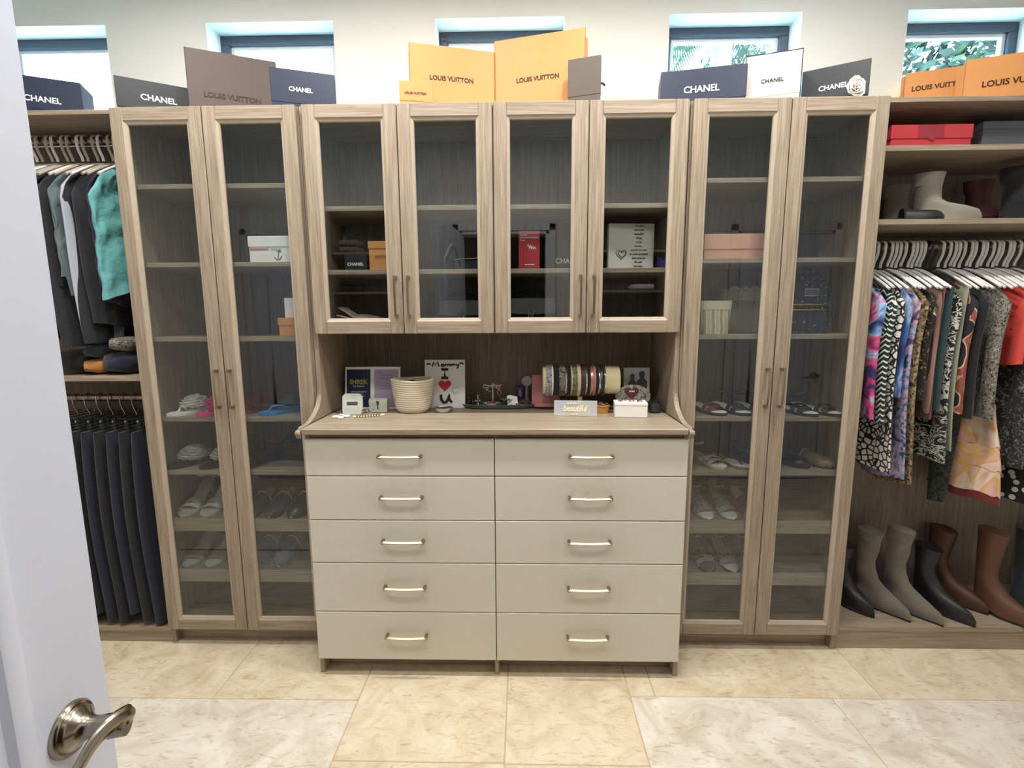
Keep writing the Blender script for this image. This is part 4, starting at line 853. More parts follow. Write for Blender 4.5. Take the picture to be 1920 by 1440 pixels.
def S_(label, px, z, kind, cols, y=.15, rz=0, pitch=0, group=G1, side=1, **k):
    return shoe(label, (xat(px, y, z+.03), y, z+.0012), kind, cols, side, rz, pitch, group, **k)
def bow(r, f, mat, s=.55, rad=.05, n=10, seed=1, z=.03, nm='bow'):
    """ruffled bow or rosette: curled petals over a low dome"""
    q = random.Random(seed); mb = MB(); n = n*2+4; sz = rad*.62; c = Vector((f.cx(s), f.y(s), f.h(s)+.006))
    for k in range(n):
        e = math.asin(.08+.92*(k+.5)/n); a = k*2.39996; d = Vector((cos(a)*cos(e), sin(a)*cos(e), sin(e))); p = c+Vector((d.x*rad*.75, d.y*rad*1.0, d.z*rad*.85))
        T = Vector((-sin(a), cos(a), 0)); U = (d*.7+Vector((0, 0, .75))).normalized(); ph = q.uniform(0, 6)
        mb.sheet(lambda u, v: p+T*((v-.5)*sz*(.7+.8*u))+U*(u*sz*.8)+d*(sz*.28*sin(PI*v)*u+.06*sz*sin(9*v+ph)*u), 3, 5, .002)
    part(nm, mb, mat, r)
s1, s2 = SH[3], SH[4]
for i, (px, rz) in enumerate(((366, .55),)):
    r, f = S_('white flip-flop with a big ruffled bow in the left cabinet', px, s1, 'thong', ('shoe_white', 'shoe_white', 'shoe_white'), .135+.115*i, -rz); bow(r, f, 'shoe_white', .5, .045-.015*i, 12, 4+i)
for i, px in enumerate((412,)):
    r, f = S_('hot pink flip-flop with ruffle beside the white bow one', px, s1, 'thong', ('hot_pink', 'hot_pink', 'hot_pink'), .14, -.25); bow(r, f, 'hot_pink', .55, .045, 10, 7+i)
for i, px in enumerate((470,)):
    r, f = S_('crimson flip-flop with a bow next to the blue one', px, s1, 'thong', ('crimson', 'crimson', 'crimson'), .15+.02*i, -.7); bow(r, f, 'crimson', .45, .042, 10, 9+i, .035)
for i, px in enumerate((535,)):
    r, f = S_('blue flip-flop with a slate bow', px, s1, 'thong', ('flip_blue', 'flip_blue', 'flip_blue'), .145+.04*i, -.75); bow(r, f, 'bow_slate', .42, .04, 12, 12+i, .045)
for i, px in enumerate((364, 424)):
    r, f = S_(('black sandal covered with a white rosette', 'black rosette sandal behind the door stile')[i], px, s2, 'thong', ('rubber_black', 'rubber_black', 'rubber_black'), .14, -.55); bow(r, f, 'shoe_white', .5, .048, 22, 15+i, .028, 'rosette')
for i, px in enumerate((482,)): S_('flat black sandal behind the right leaf of the left cabinet', px, s2, 'sandal', ('rubber_black', 'leather_black', 'leather_black'), .13, -.5)
mb = MB()
for k in range(3): mb.sheet(lambda u, v, k=k: (-.08+.13*u, -.03+.06*v+.02*k, .03+.05*sin(PI*u)**.7*(.5+.3*k)+.03*u), 8, 3, .004)
single('black_hat', mb, 'black_cloth', 'crumpled black hat behind the black sandals in the left cabinet', 'hat', Vector((xat(556, .29, .85), .27, s2+.002)), world=False)
PT16 = math.radians(16)
def slant(px, z, dy, *a, **k):
    """shoe on a slanted shelf, dy up the slope"""
    y = .035+dy*cos(PT16); zz = z-.028+dy*sin(PT16)+.001
    r, f = shoe(k.pop('label'), (xat(px, y, zz+.03), y, zz), *a, pitch=PT16, **k); r.rotation_mode = 'ZYX'; return r, f
for i, (px, rz) in enumerate(((372, -.10), (412, -.10))): slant(px, .600, .16, 'heel', ('shoe_white', 'shoe_white', 'shoe_insole'), label=('left', 'right')[i]+' white heeled sandal of the pair on the upper slanted shelf', rz=rz, group=G1)
for i, px in enumerate((452,)): slant(px, .600, .15, 'heel', ('nude', 'nude', 'nude'), label='beige heeled sandal right of the white pair', rz=-.1, group=G1)
for i, px in enumerate((488, 528, 568)): slant(px, .600, .15, 'mule', ('rubber_black', ('shoe_navy', 'shoe_navy', 'pewter', 'pewter')[i], 'trim_white'), label=('navy slip-on with white lining, leftmost of its row', 'navy slip-on with white lining, second in its row', 'silver slip-on right of the navy pair', 'silver slip-on nearest the drawers')[i], rz=-.05, group=G1)
for i, px in enumerate((380, 421)): slant(px, .357, .15, 'heel', ('metal_strap', 'metal_strap', 'shoe_insole'), label=('left', 'right')[i]+' metallic strappy sandal on the lower slanted shelf', rz=-.12, group=G1)
for i, px in enumerate((502, 545)):
    r, f = slant(px, .357, .15, 'clog', ('sole_cream', 'denim_pale', 'trim_white'), label=('left', 'right')[i]+' pale denim blue slipper with white lining', rz=-.06, group=G1)
    mb = MB(); mb.lathe([(0, 0), (.030, .002), (.032, .012), (.022, .02), (0, .022)], 16, (f.cx(.22), f.y(.24), f.h(.2)), e=(.95, 1.5)); part('fleece_lining', mb, 'shoe_white', r)
# right cabinet
for i, (px, c) in enumerate(((1326, 'maroon'), (1370, 'leather_black'), (1414, 'leather_black'))): S_(('sandal with a red strap nearest the drawers', 'black strap sandal with pale footbed beside the red one', 'second black strap sandal with pale footbed', 'silver sandal behind the door stile')[i], px, s1, 'sandal', ('rubber_black', c, 'shoe_white'), .152, .3, 0, G2, -1)
for i, px in enumerate((1486, 1530)): S_(('left', 'right')[i]+' black slide with white footbed and crossed straps', px, s1, 'sandal', ('rubber_black', 'leather_black', 'trim_white'), .13, .45, 0, G2, -1)
for i, px in enumerate((1326, 1370, 1414)): S_(('tan sandal with silver straps nearest the drawers', 'tan thong sandal with dark straps', 'black jewelled sandal beside the tan thong')[i], px, s2, ('sandal', 'thong', 'sandal')[i], (('sole_cream', 'tan_slip', 'rubber_black')[i], ('metal_strap', 'leather_black', 'leather_black')[i], ('shoe_insole', 'shoe_insole', 'leather_black')[i]), .152, .3, 0, G2, -1)
for i, px in enumerate((1474, 1520)): S_(('black slip-on shoe left of the tan one', 'tan metallic slip-on shoe')[i], px, s2, 'mule', ('rubber_black', ('leather_black', 'tan_slip')[i], ('leather_black', 'shoe_insole')[i]), .17, .35, 0, G2, -1)
for i, px in enumerate((1312, 1354, 1396)): slant(px, .600, .15, 'stud', ('sole_cream', ('metal_strap', 'metal_strap', 'rose_gold', 'rose_gold')[i], 'shoe_white'), label=('first', 'second', 'third', 'fourth')[i]+' studded white sandal from the drawers on the slanted shelf', rz=.04, side=-1, group=G2)
for i, px in enumerate((1314, 1357, 1400)): slant(px, .357, .14, 'stud', (('rubber_black', 'rubber_black', 'sole_cream')[i], 'metal_strap', ('pewter_dark', 'shoe_white', 'shoe_white')[i]), label=('dark jewelled sandal on the lower slanted shelf of the right cabinet', 'silver and white sandal right of the dark jewelled one', 'silver sandal against the door stile on the lower slanted shelf')[i], rz=.06, side=-1, group=G2)

# boxes and bags in the tall cabinets
r, w, h = plain_box('shoe_box', 'white shoe box with anchor print and pink stripe in the left cabinet', 'box', 463, 563, 442, .06, SH[1], .20, 'trim_white', .045)
mb = MB(); mb.box(-w/2+.006, -w*.12, .0018, .004, h-.058, h-.050); part('pink_stripe', mb, 'dusty_pink', r); stroke('anchor_print', [[(.01, .002, .012), (.018, .002, .052)], [(-.004, .002, .022), (.004, .002, .012), (.018, .002, .012), (.028, .002, .026)], [(.008, .002, .046), (.026, .002, .044)]], .0016, 'photo_dark', r); marks(r, .004, .0015, h-.054, (.014, .010, .014), .006, 'photo_grey')
r, w, h = plain_box('gift_box', 'small orange lidded box with a white card in the left cabinet', 'box', 520, 572, 596, .06, SH[2], .12, 'orange_paper', .032)
mb = MB(); mb.box(-.035, .05, .02, .022, h+.001, h+.085); single('greeting_card', mb, 'trim_white', 'white card standing on the small orange box', 'card', Vector(r.location), world=False)
r, w, h = plain_box('shoe_box', 'wide peach pink box with lid in the right cabinet', 'box', 1321, 1456, 438, .07, SH[1], .22, 'pink_card', .062)
def tote(label, cx, w, y, h, mat, lip):
    r = thing('straw_bag', label, 'bag', (cx, y, SH[2]+.0012)); rings = []
    for i in range(9):
        t = i/8; ww = w/2*(.82+.26*t-.06*t*t); dd = .06*(1-.35*t); rings.append([(ww*math.copysign(abs(cos(a))**.55, cos(a)), dd*math.copysign(abs(sin(a))**.7, sin(a)), t*h) for a in [2*PI*k/32 for k in range(32)]])
    mb = MB(); mb.loft(rings); mb.sm = True; b = part('bag_body', mb, mat, r)
    mb = MB(); mb.loft([[(p[0]*1.012, p[1]*1.03, p[2]) for p in rings[6]], [(p[0]*1.015, p[1]*1.03, p[2]+.004) for p in rings[8]]]); mb.sm = True; part('lip', mb, lip, r)
    return r
tote('pale straw clutch bag at the front of the right cabinet', xat(1335, .10, 1.47), .15, .105, .135, 'woven', 'straw')
r = tote('large grey straw tote behind the pale clutch in the right cabinet', xat(1400, .27, 1.5), .26, .26, .19, 'straw_dark', 'straw')
mb = MB(); mb.tube([(-.11+.022*i, -.05, .19+.012*(i % 2)) for i in range(11)], .008, 6); part('braided_trim', mb, 'straw', r)
r = thing('floral_backpack', 'navy floral backpack with gold zips in the right cabinet', 'backpack', (xat(1508, .16, 1.5), .16, SH[2]+.0012)); rings = []
for i in range(12):
    t = i/11; ww = .105*(1-.25*t*t) if t < .8 else .105*(.84-.9*(t-.8)**1.1*3); dd = .06*(1-.25*t); rings.append([(max(.01, ww)*math.copysign(abs(cos(a))**.5, cos(a)), dd*math.copysign(abs(sin(a))**.6, sin(a)), t*.25) for a in [2*PI*k/28 for k in range(28)]])
mb = MB(); mb.loft(rings); mb.sm = True; part('bag_body', mb, 'floral_bag', r)
for z in (.100, .122): mb = MB(); mb.tube([(-.10, -.055, z), (0, -.062, z), (.06, -.058, z)], .0035, 8); part('zip', mb, 'gold', r)
mb = MB(); mb.box(-.04, .02, -.060, -.054, .155, .19, .002); part('name_tag', mb, 'silver', r); mb = MB(); mb.box(-.035, .015, -.062, -.058, .160, .185); part('tag_insert', mb, 'slate_card', r)
mb = MB(); mb.tube([(-.02, 0, .25), (-.015, 0, .275), (.01, 0, .275), (.018, 0, .25)], .005, 8); part('carry_loop', mb, 'floral_bag', r)

# ================================================================== right section: boxes, boots
r, w, h = plain_box('shoe_box', 'red shoe box with overhanging lid on the top right shelf', 'box', 1673, 1827, 233, .06, 2.147, .19, 'red_card', .052)
mb = MB(); mb.lathe([(0, 0), (.012, .0005), (0, .001)], 20, (0, -.001, h-.048), 'Y'); part('finger_hole', mb, 'red_dark', r); mb = MB(); mb.box(-.055, .045, -.0008, .001, h-.05, h-.001); part('darker_panel', mb, 'red_dark', r)
plain_box('storage_box', 'slate grey box right of the red shoe box', 'box', 1846, 1990, 226, .09, 2.147, .20, 'slate_card', .03)
def boot(label, x, y, z, h, col, sole_m, rz=0, foot=.21, heel=.035, wid=.046, group='boots in the right wardrobe section', name='boot', cuff=None, slouch=.0, pitch=0):
    """boot built up in level slices; toe towards -Y"""
    r = thing(name, label, 'boot', (x, y, z+.0012), rz, group)
    tab = [(0, .5, -.58), (.02, .515, -.60), (.045, .51, -.57), (.07, .50, -.44), (.095, .49, -.25), (.12, .47, .0), (.15, .46, .06), (.20, .47, .05), (.8, .5, -.02), (1.0, .52, -.05)]
    rings = []; hz = [0, .015, .03, .045, .06, .075, .09, .11, .14, .18, .23]+[.23+(h-.23)*(i+1)/6 for i in range(6)] if h > .25 else [0, .015, .03, .045, .06, .075, .09, .11, .14, .17, h]
    for q in hz:
        if q <= .15: back = .075 if heel > .01 else .065; front = interp([(0, -.135), (.02, -.14), (.045, -.125), (.07, -.085), (.10, -.03), (.15, .002)] if heel > .01 else [(0, -.165), (.02, -.17), (.045, -.155), (.060, -.115), (.072, -.05), (.085, -.022), (.15, -.018)], q)*foot/.21
        else: back = .075+.012*(q-.15)/max(.1, h-.15); front = (.002 if heel > .01 else -.018)-.028*(q-.15)/max(.1, h-.15)
        cyy = (back+front)/2; ly = (back-front)/2; wx = interp([(0, wid), (.04, wid), (.1, wid*.86), (.16, wid*.88), (.5, wid*1.1)], q)
        ring = []
        for k in range(20):
            a = 2*PI*k/20; yy = cyy+ly*cos(a); tp = 1-.45*max(0, (-yy-.05)/.1) if q < .08 else 1
            ring.append((wx*tp*sin(a)+slouch*.006*sin(q*60+a*2), yy, q+heel*smooth(-.06, .06, yy)*(1-min(1, q/.3)*.6)+.006))
        rings.append(ring)
    mb = MB(); mb.loft(rings, False); top = rings[-1]
    mb.loft([top, [(p[0]*.9, (p[1]-.04)*.9+.04, p[2]) for p in top], [(p[0]*.85, (p[1]-.04)*.85+.04, p[2]-.05) for p in top]]); mb.sm = True; part('shaft', mb, col, r)
    mb = MB(); b0 = rings[0]; mb.loft([[(p[0]*1.06, p[1]*1.03, max(0, p[2]-.012)) for p in b0], [(p[0]*1.06, p[1]*1.03, p[2]+.002) for p in b0]]); part('sole', mb, sole_m, r)
    if heel > .01: mb = MB(); mb.loft([[(.022*cos(a), .045+.024*sin(a), zz) for a in [2*PI*k/12 for k in range(12)]] for zz in (0, heel)]); part('heel', mb, sole_m, r)
    if cuff: mb = MB(); mb.loft([[(p[0]*1.05, (p[1]-.04)*1.05+.04, p[2]-.05) for p in top], [(p[0]*1.06, (p[1]-.04)*1.06+.04, p[2]+.004) for p in top]]); part('cuff', mb, cuff, r)
    return r
Z3 = 1.870; GU = 'boots on the shelf above the dresses'
boot('light grey sheepskin boot with cream sole lying side on', xat(1750, .14, 1.95), .14, Z3, .195, 'suede_grey', 'sole_cream', 1.35, .22, 0, .050, GU)
boot('light grey sheepskin boot half hidden behind a black shoe', xat(1688, .30, 1.95), .30, Z3, .185, 'suede_grey', 'sole_cream', 1.35, .22, 0, .050, GU)
shoe('low black shoe in front of the grey sheepskin boot', (xat(1706, .085, 1.9), .085, Z3+.001), 'mule', ('rubber_black', 'leather_black', 'leather_black'), 1, 1.3, 0, GU)
boot('maroon leather boot on the shelf right of the grey boots', xat(1842, .28, 1.95), .28, Z3, .20, 'leather_maroon', 'leather_maroon', 1.3, .22, .0, .045, GU)
boot('black suede boot at the right end of the boot shelf', xat(1915, .12, 1.95), .12, Z3, .21, 'black_cloth', 'rubber_black', 1.2, .22, .0, .05, GU)
boot('second black suede boot at the right end', xat(1990, .25, 1.95), .25, Z3, .21, 'black_cloth', 'rubber_black', 1.2, .22, .0, .05, GU)
Z4 = .113
for i, (px, y, h, c, lb) in enumerate(((1592, .19, .27, 'leather_black', 'short black boot against the glass cabinet side'), (1642, .19, .34, 'suede_taupe', 'left taupe suede knee boot of its pair'), (1700, .16, .36, 'suede_taupe', 'right taupe suede knee boot of its pair'), (1757, .16, .27, 'leather_black', 'black ankle boot between the taupe and tan pairs'),
        (1782, .25, .32, 'leather_brown', 'rear brown leather boot beside the tan cowboy boot'), (1876, .12, .37, 'leather_tan', 'front tan leather cowboy boot with pointed toe'), (1948, .12, .37, 'slate_cloth', 'dark slate boot right of the tan pair'), (2000, .20, .36, 'slate_cloth', 'dark slate boot cut off by the picture edge'), (2060, .17, .36, 'leather_brown', 'brown boot at the far right'))):
    boot(lb, xat(px, y, .28), y+.02, Z4, h, c, 'rubber_black', .38, .27 if 'cowboy' in lb or 'taupe' in lb or 'slate' in lb else .22, .035, .043, slouch=1 if 'suede' in lb else 0)

# ================================================================== hangers and clothes
def hanger(label, x, rod, mat, w=.19, drop=.085, group=None, tw=0.0, clip=False, r0=.0042, fl=(1.5, .8)):
    y, z = rod; rr = .021; pth = []
    r = thing('clip_hanger' if clip else 'hanger', label, 'hanger', (x, y, z), tw, group)
    for i in range(11): a = -.3+(PI+.55)*i/10; pth.append((0, rr*cos(a), rr*sin(a)*.9+.002))
    pth += [(0, -rr*.98, -.020), (0, -rr*.80, -.040), (0, -rr*.4, -.058), (0, -.001, -.072), (0, 0, -drop)]
    mb = MB(); mb.tube(pth, r0, 8, flat=fl, up=(1, 0, 0)); part('hook', mb, mat, r)
    if clip:
        mb = MB(); mb.tube([(0, -w*.8, -drop-.004), (0, w*.8, -drop-.004)], .0035, 8); part('bar', mb, 'silver', r)
        for s_ in (-1, 1): mb = MB(); mb.box(-.012, .012, s_*w*.68-.017, s_*w*.68+.017, -drop-.045, -drop+.010, .003); part('clip', mb, 'clear_glass', r)
    else:
        a = []
        for i in range(17): s_ = i/8-1; a.append((0, s_*w, -drop-.012-.085*abs(s_)**1.25))
        mb = MB(); mb.tube(a, r0*1.35, 8, flat=(1, 1), up=(1, 0, 0)); part('shoulder_bar', mb, mat, r)
    return r
def garment(name, label, cat, x, yc, ztop, length, mat, w=.17, th=.022, flare=.0, seed=1, kind='top', group=None, sleeve=None, hem=.01, tw=0.0, cut=0.0, crump=0.0, zref=None):
    q = random.Random(seed); n = 30 if not crump else 60; rows = 16 if not crump else 30; rings = []; p1, p2 = q.uniform(0, 6), q.uniform(0, 6); k1 = 26
    for i in range(rows+1):
        t = i/rows; d = t*length; dd = max(0, (zref if zref else ztop)-ztop+d)
        if kind == 'top': wy = w*(.34+.66*min(1, (d/.11)**.75)) if d < .11 else w*(1-.06*smooth(.1, .3, d)+flare*t)
        else: wy = w*(1+flare*t)
        tx = th*(.45+.55*min(1, d/.12)); ring = []
        for j in range(n):
            a = 2*PI*j/n; ca, sa = cos(a), sin(a); yy = wy*math.copysign(abs(ca)**.75, ca); fold = (.004+.016*min(1, dd/.6))*sin(26*yy+1.3+4*dd)+.006*min(1, dd/.5)*sin(61*yy+.7-3*dd)
            zz = -d+hem*t*sin(k1*.7*yy+p2)+(cut*(yy/w)*t if cut else 0)
            if crump: fold += crump*(sin(62*yy+53*d+p1)*sin(17*d-40*yy+p2)+.6*sin(55*yy-34*d)+.8*abs(sin(12*yy+19*d+p2)))
            ring.append((tx*math.copysign(abs(sa)**.6, sa)+fold, yy, zz))
        rings.append(ring)
    mb = MB(); mb.loft(rings); mb.sm = True
    r = thing(name, label, cat, (x, yc, ztop), tw, group); part('body', mb, mat, r)
    if sleeve:
        for s_ in (-1, 1):
            rr = []
            for i in range(9):
                t = i/8; yy = s_*(w*.80-.02*t); dd = .095+t*sleeve; fo = (.004+.016*min(1, dd/.6))*sin(26*yy+1.3+4*dd); c = Vector((fo, yy, -dd)); rad = .034*(1-.25*t)*(1 if i else .6)
                rr.append([(c.x+th*1.0*cos(a)*(1 if i else .5), c.y+rad*sin(a), c.z) for a in [2*PI*k/14 for k in range(14)]])
            mb = MB(); mb.loft(rr); mb.sm = True; part('sleeve', mb, mat, r)
    return r
GR = 'clothes on the right rail'; RY = RODR[0]; sh = RODR[1]-.085-.012
GW = [('dress', 'pink and blue floral dress at the left end of the rail', .052, .60, 'floral_pink', None),
      ('blouse', 'green and black zigzag blouse right of the pink dress', .046, .62, 'zig_green', .30),
      ('dress', 'white and black check dress showing below the zigzag blouse', .030, .82, 'white_dark_check', None),
      ('blouse', 'blue streaked blouse right of the zigzag one', .034, .50, 'blue_print', None),
      ('dress', 'lilac and blue print dress showing below the blue blouse', .030, .86, 'pink_blue_lower', None),
      ('dress', 'brown patterned dress with long hem', .036, .88, 'brown_print', None),
      ('blouse', 'black blouse with gold print under white hangers', .040, .50, 'black_gold', .22),
      ('trousers', 'maroon striped trousers hanging folded', .036, .56, 'maroon_stripe', None),
      ('trousers', 'dark teal trousers right of the striped pair', .036, .50, 'dark_teal_cloth', None),
      ('dress', 'black dress with white leaves on its hem', .034, .78, 'leaf_bw', None),
      ('trousers', 'pale sage trousers left of the palm print blouse', .022, .68, 'sage_cloth', None),
      ('blouse', 'cream and rust palm leaf blouse on navy', .048, .56, 'palm_print', .28),
      ('jacket', 'plain black jacket right of the palm print', .046, .58, 'black_cloth', .34),
      ('dress', 'very long narrow dark dress reaching lowest on the rail', .044, 1.0, 'olive_print', None),
      ('cardigan', 'grey lace cardigan with long sleeves', .050, .60, 'lace_grey', .42),
      ('tiered_dress', 'peach tie-dye tiered dress with a dark red hem', .056, 1.0, 'peach_tie', None),
      ('blouse', 'coral red ruffled top in the middle of the rail', .046, .36, 'coral_cloth', .12),
      ('dress', 'dark lace dress right of the coral top', .044, .80, 'lace_dark', .30),
      ('shirt', 'washed denim print shirt near the right edge', .046, .62, 'denim_print', .34),
      ('dress', 'long black dress with white circles at the right edge', .056, .98, 'circles_bw', None),
      ('blouse', 'black blouse beyond the circle print dress', .046, .70, 'lace_dark', .3), ('dress', 'navy dress beyond the right picture edge', .046, .80, 'navy_cloth', None), ('dress', 'dark dress farthest right on the rail', .046, .80, 'lace_dark', None)]
x = 1.500; ZR0 = sh-.042
for i, (nm, lb, sw, ln, mt, slv) in enumerate(GW):
    sw *= .93; th = sw*.41; xc = x+sw/2; x += sw
    if nm == 'tiered_dress':
        r = garment('dress', lb, 'dress', xc, RY-.012, ZR0, .58, mt, .09, th*.7, 0, 20+i, 'top', GR, None, .004, .02, zref=ZR0)
        for k, (z0, z1, w0, w1, mt2) in enumerate(((-.54, -.72, .10, .145, 'peach_tie'), (-.70, -.82, .135, .160, 'peach_tie'), (-.80, -.93, .15, .172, 'peach_tie'), (-.91, -.965, .166, .172, 'red_cloth'))):
            rr = []
            for q_ in range(7):
                t = q_/6; rg = []
                for j in range(48):
                    a = 2*PI*j/48; yy = (w0+(w1-w0)*t)*cos(a); dd = -(z0+(z1-z0)*t); fo = (.004+.016*min(1, dd/.6))*sin(26*yy+1.3+4*dd)+.006*sin(61*yy+.7-3*dd)
                    rg.append((th*(.85+.15*t)*math.copysign(abs(sin(a))**.7, sin(a))+fo, yy, -dd+.006*t*sin(8*a)))
                rr.append(rg)
            mb = MB(); mb.loft(rr, True); mb.sm = True; part('tier' if k < 3 else 'hem', mb, mt2, r)
        continue
    garment(nm, lb, nm, xc, RY-.012, ZR0-(0 if nm != 'trousers' else .04), ln, mt, .160 if nm == 'trousers' else .05 if 'narrow' in lb else .172, th, .0, 20+i, 'top' if nm != 'trousers' else 'pants', GR, slv, .010, .02, zref=ZR0)
HN = 0
xs_ = []; x = 1.495
while x < 2.42: xs_.append(x); x += R.choice((.0155, .0165, .018, .022, .030))
ORD = ('1st', '2nd', '3rd')
def nth(n): return '%d%s' % (n, 'th' if 10 <= n % 100 <= 20 else {1: 'st', 2: 'nd', 3: 'rd'}.get(n % 10, 'th'))
for i, x in enumerate(xs_):
    mt = 'hanger_white' if i not in (0, 1, 14, 15, 31) else ('hanger_black' if i != 15 else 'clear_glass')
    c = {'hanger_white': 'white plastic', 'hanger_black': 'black plastic', 'clear_glass': 'clear plastic'}[mt]
    hanger('%s hanger on the right rail, %s from the glass cabinet' % (c, nth(i+1)), x, RODR, mt, .166, .085+.003*(i % 3), 'hangers on the right rail', .02, fl=(1.6, .9))

# left section, upper rail
GL = 'clothes on the upper left rail'; LY = RODL[0]; sl = RODL[1]-.10
LW_ = [('blouse', 'teal crumpled blouse nearest the left glass cabinet', .085, .50, 'teal_cloth', None, .10),
       ('dress', 'purple dress showing below the teal blouse', .028, .57, 'purple_cloth', None, 0), ('dress', 'plain charcoal dress showing below the purple one', .034, .66, 'charcoal_cloth', None, 0),
       ('dress', 'black and white striped dress reaching low on the upper left rail', .034, .74, 'stripe_bw', None, 0), ('jacket', 'grey camouflage jacket left of the teal blouse', .056, .46, 'camo_grey', .44, 0),
       ('coat', 'long charcoal coat beside the camouflage jacket', .046, .75, 'charcoal_cloth', .40, 0), ('jacket', 'black jacket left of the charcoal coat', .044, .60, 'black_cloth', .44, 0),
       ('blouse', 'black and white flake patterned blouse next to the white door', .050, .50, 'flake_print', .44, 0), ('shirt', 'dark shirt behind the white door', .05, .60, 'denim_print', .3, 0), ('dress', 'dark dress mostly hidden by the white door', .05, .72, 'lace_dark', None, 0)]
x = -1.655
for i, (nm, lb, sw, ln, mt, slv, cut) in enumerate(LW_):
    xc = x-sw/2; x -= sw; cr = .006 if 'teal' in lb else 0; garment(nm, lb, nm, xc, LY-.012, sl-.034, ln, mt, .12 if 'purple' in lb[:7] else .145 if 'below the purple' in lb else .168, sw*(.40 if not cr else .20), .0, 70+i, 'top', GL, slv, .010, .0, cut*.5, cr, zref=sl-.034)
for i in range(13):
    x = -1.665-.034*i-.010*(i % 2); hanger('beige hanger on the upper left rail, %s from the glass cabinet' % nth(i+1), x, RODL, 'hanger_beige' if i % 3 else 'hanger_white', .166, .085, 'hangers on the upper left rail', 0, fl=(1.6, .9))
# left section, lower rail
for i in range(10):
    x = -1.650-.056*i
    hanger('chrome clip hanger on the lower left rail, %s from the glass cabinet' % nth(i+1), x, RODL2, 'silver', .17, .080, 'clip hangers on the lower left rail', 0, True, .0026, (1, 1))
    garment('jeans', 'dark %s jeans on the lower left rail, %s pair from the glass cabinet' % (('navy', 'black')[i % 2], nth(i+1)), 'jeans', x, RODL2[0]-.015, RODL2[1]-.127, .90-.02*(i % 3), ('denim_dark', 'denim_black')[i % 2], .158, .0235, .04, 90+i, 'pants', 'jeans on the lower left rail', None, .008, 0)
# folded pieces on the left shelf
for i, (px, z, ln, rd, mt, lb) in enumerate(((225, 1.249, .20, .045, 'navy_cloth', 'folded navy top at the bottom of the shelf pile'), (228, 1.347, .18, .030, 'lace_grey', 'rolled black and white top on the navy one'), (180, 1.249, .20, .030, 'orange_cloth', 'rolled orange and white top on the left shelf'), (178, 1.318, .20, .026, 'slate_cloth', 'slate blue roll on top of the orange one'), (132, 1.249, .22, .05, 'black_cloth', 'folded black jumper beside the white door'))):
    x = xat(px, .10, z+.04); mb = MB(); rr = []
    for k in range(9):
        t = k/8; e = math.sqrt(max(.05, 1-(2*t-1)**6)); rr.append([(rd*1.5*e*math.copysign(abs(cos(a))**.7, cos(a)), -.09+ln*1.3*t, rd+rd*e*math.copysign(abs(sin(a))**.8, sin(a))+.004*sin(6*t+3*a)) for a in [2*PI*j/18 for j in range(18)]])
    mb.loft(rr); mb.sm = True; single('folded_sweater', mb, mt, lb, 'folded clothes', (x, .14, z+.006), 0, 'folded clothes on the left shelf', world=False)

# ================================================================== shelving on the wall behind the camera
def shelving(label, x0, x1, levels, goods):
    r = thing('open_shelving', label, 'shelving', ((x0+x1)/2, YF+.17, 0)); y0, y1 = YF+.003, YF+.33; h = 2.36
    for a in (x0, x1-PT): board('side_panel', r, a, a+PT, y0, y1, 0, h, 'wood_upright')
    board('back_panel', r, x0+PT, x1-PT, y0, y0+.008, 0, h, 'wood_back_shaded'); board('top_panel', r, x0+PT, x1-PT, y0+.009, y1, h-PT, h)
    for z in levels: board('shelf', r, x0+PT+.001, x1-PT-.001, y0+.009, y1, z-PT, z)
    for i, (z, nm, lb, cat, mt, n) in enumerate(goods):
        for k in range(n):
            w = (x1-x0)*.36; mb = MB(); rr = []
            for j in range(9):
                t = j/8; e = math.sqrt(max(.04, 1-(2*t-1)**8)); rr.append([(-w/2+w*t, .12*e*math.copysign(abs(cos(a))**.5, cos(a)), .026+.025*e*math.copysign(abs(sin(a))**.6, sin(a))) for a in [2*PI*q/16 for q in range(16)]])
            mb.loft(rr); mb.sm = True
            single(nm, mb, mt, lb+(', bottom of its pile' if k == 0 else ', top of its pile'), cat, ((x0+x1)/2+(-.12 if i % 2 else .10)*(x1-x0)/.55, YF+.19, z+.0015+.053*k), 0, 'folded towels behind the camera', world=False)
shelving('open shelf unit left of the doorway behind the camera, seen in the glass', -1.53, -1.00, (.35, .72, 1.05, 1.38, 1.70, 2.02), [(1.38, 'folded_towel', 'folded grey towel on the middle left shelf behind the camera', 'towel', 'grey_towel', 2), (1.70, 'folded_towel', 'folded dark towel on the upper left shelf behind the camera', 'towel', 'slate_cloth', 2), (1.05, 'folded_towel', 'folded grey towel on the lower left shelf behind the camera', 'towel', 'grey_towel', 2), (2.02, 'folded_towel', 'folded grey towel on the top left shelf behind the camera', 'towel', 'grey_towel', 2)])
shelving('open shelf unit right of the doorway behind the camera, seen in the glass', .66, 1.24, (.35, .72, 1.05, 1.38, 1.70, 2.02), [(1.70, 'folded_towel', 'folded pale towel on the upper right shelf behind the camera', 'towel', 'trim_white', 1), (1.38, 'folded_towel', 'folded dark towel on the middle right shelf behind the camera', 'towel', 'charcoal_cloth', 2), (2.02, 'folded_towel', 'folded grey towel on the top right shelf behind the camera', 'towel', 'grey_towel', 1)])

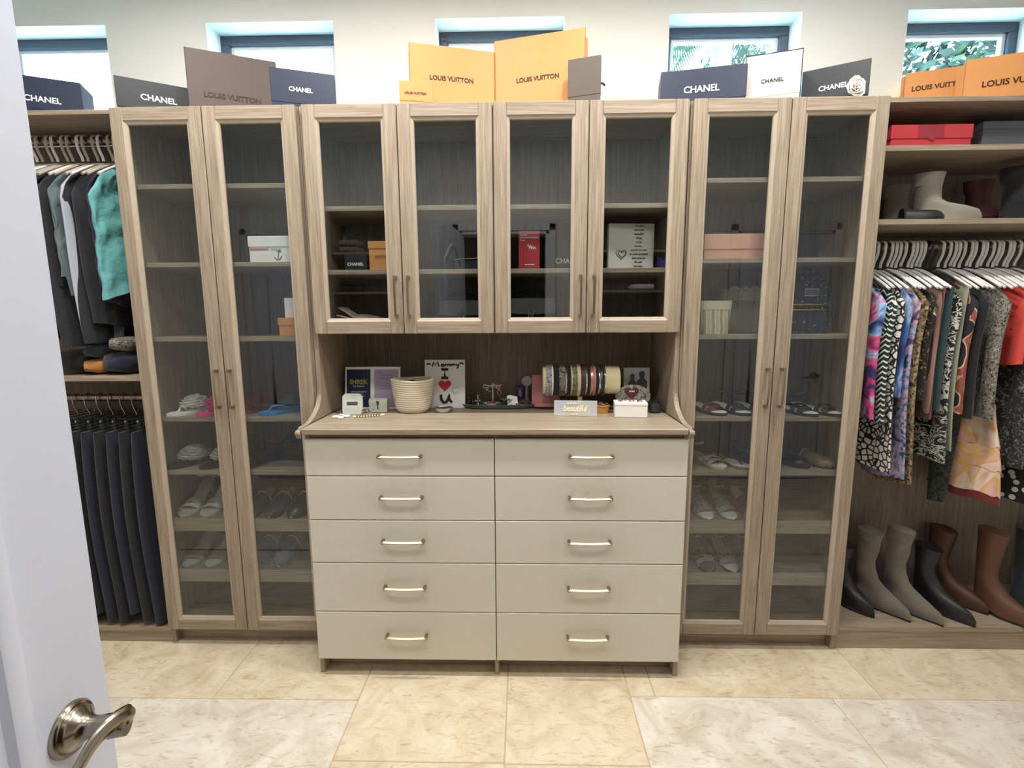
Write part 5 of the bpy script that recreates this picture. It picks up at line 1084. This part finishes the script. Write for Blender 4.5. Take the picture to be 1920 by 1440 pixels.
# ================================================================== garden seen through the right windows
def leafy(label, c, rad, n, trunk_h, mats, seed):
    q = random.Random(seed); r = thing('garden_tree', label, 'tree', (c[0], c[1], -.2))
    mb = MB(); mb.tube([(0, 0, 0), (.05, 0, trunk_h*.5), (0, .05, trunk_h), (.1, 0, trunk_h+rad)], [.10, .08, .06, .03], 8); part('trunk', mb, 'bark', r)
    for k, mt in enumerate(mats):
        vs, fs = [], []
        for i in range(n):
            d = Vector((q.gauss(0, 1), q.gauss(0, 1), q.gauss(0, 1))).normalized()*rad*q.random()**.4; p = Vector((d.x*1.1, d.y, c[2]+.2+d.z)); a = Vector((q.gauss(0, 1), q.gauss(0, 1), q.gauss(-.4, .6))).normalized()*q.uniform(.10, .22); b = a.orthogonal().normalized()*a.length*.28; o = len(vs)
            vs += [p, p+a*.5+b, p+a, p+a*.5-b]; fs.append((o, o+1, o+2, o+3))
        mb = MB(); mb.add(vs, fs); f = part('foliage', mb, mt, r); f['kind'] = 'stuff'
leafy('leafy green tree outside the rightmost window', (4.65, 3.2, 3.9), .95, 1300, 2.8, ('leaf_a', 'leaf_b'), 5)
leafy('paler leafy tree outside the fourth window', (3.25, 5.4, 4.6), .75, 700, 3.0, ('leaf_b', 'leaf_a'), 8)
def palm(label, c, n, L, seed):
    q = random.Random(seed); r = thing('palm_tree', label, 'palm tree', (c[0], c[1], -.2)); h = c[2]+.2
    mb = MB(); mb.tube([(0, 0, 0), (.04, 0, h*.5), (0, 0, h)], [.14, .11, .10], 10); part('trunk', mb, 'bark', r)
    for k in range(n):
        a = 2*PI*k/n+q.uniform(-.2, .2); el = q.uniform(.1, .9); mb = MB(); pts = []
        for i in range(11):
            t = i/10; pts.append(Vector((cos(a)*L*t*cos(el*.6), sin(a)*L*t*cos(el*.6), h+L*(sin(el)*t-.75*t*t))))
        mb.tube(pts, [.012*(1-.8*i/10) for i in range(11)], 5); sd = Vector((-sin(a), cos(a), 0))
        for i in range(1, 40):
            t = i/40*10; j = min(9, int(t)); p = pts[j].lerp(pts[j+1], t-j); tg = (pts[j+1]-pts[j]).normalized(); l = .30*sin(PI*min(.97, .15+i/44))
            for s_ in (-1, 1): e = p+(sd*s_*.8+tg*.6+Vector((0, 0, -.35))).normalized()*l; o = tg*.014; mb.add([p-o, p+o, e], [(0, 1, 2)])
        mb.sm = False; part('frond', mb, ('leaf_a', 'leaf_b')[k % 2], r)
palm('palm tree with drooping fronds outside the fourth window', (2.05, 3.3, 4.35), 19, 1.3, 3)
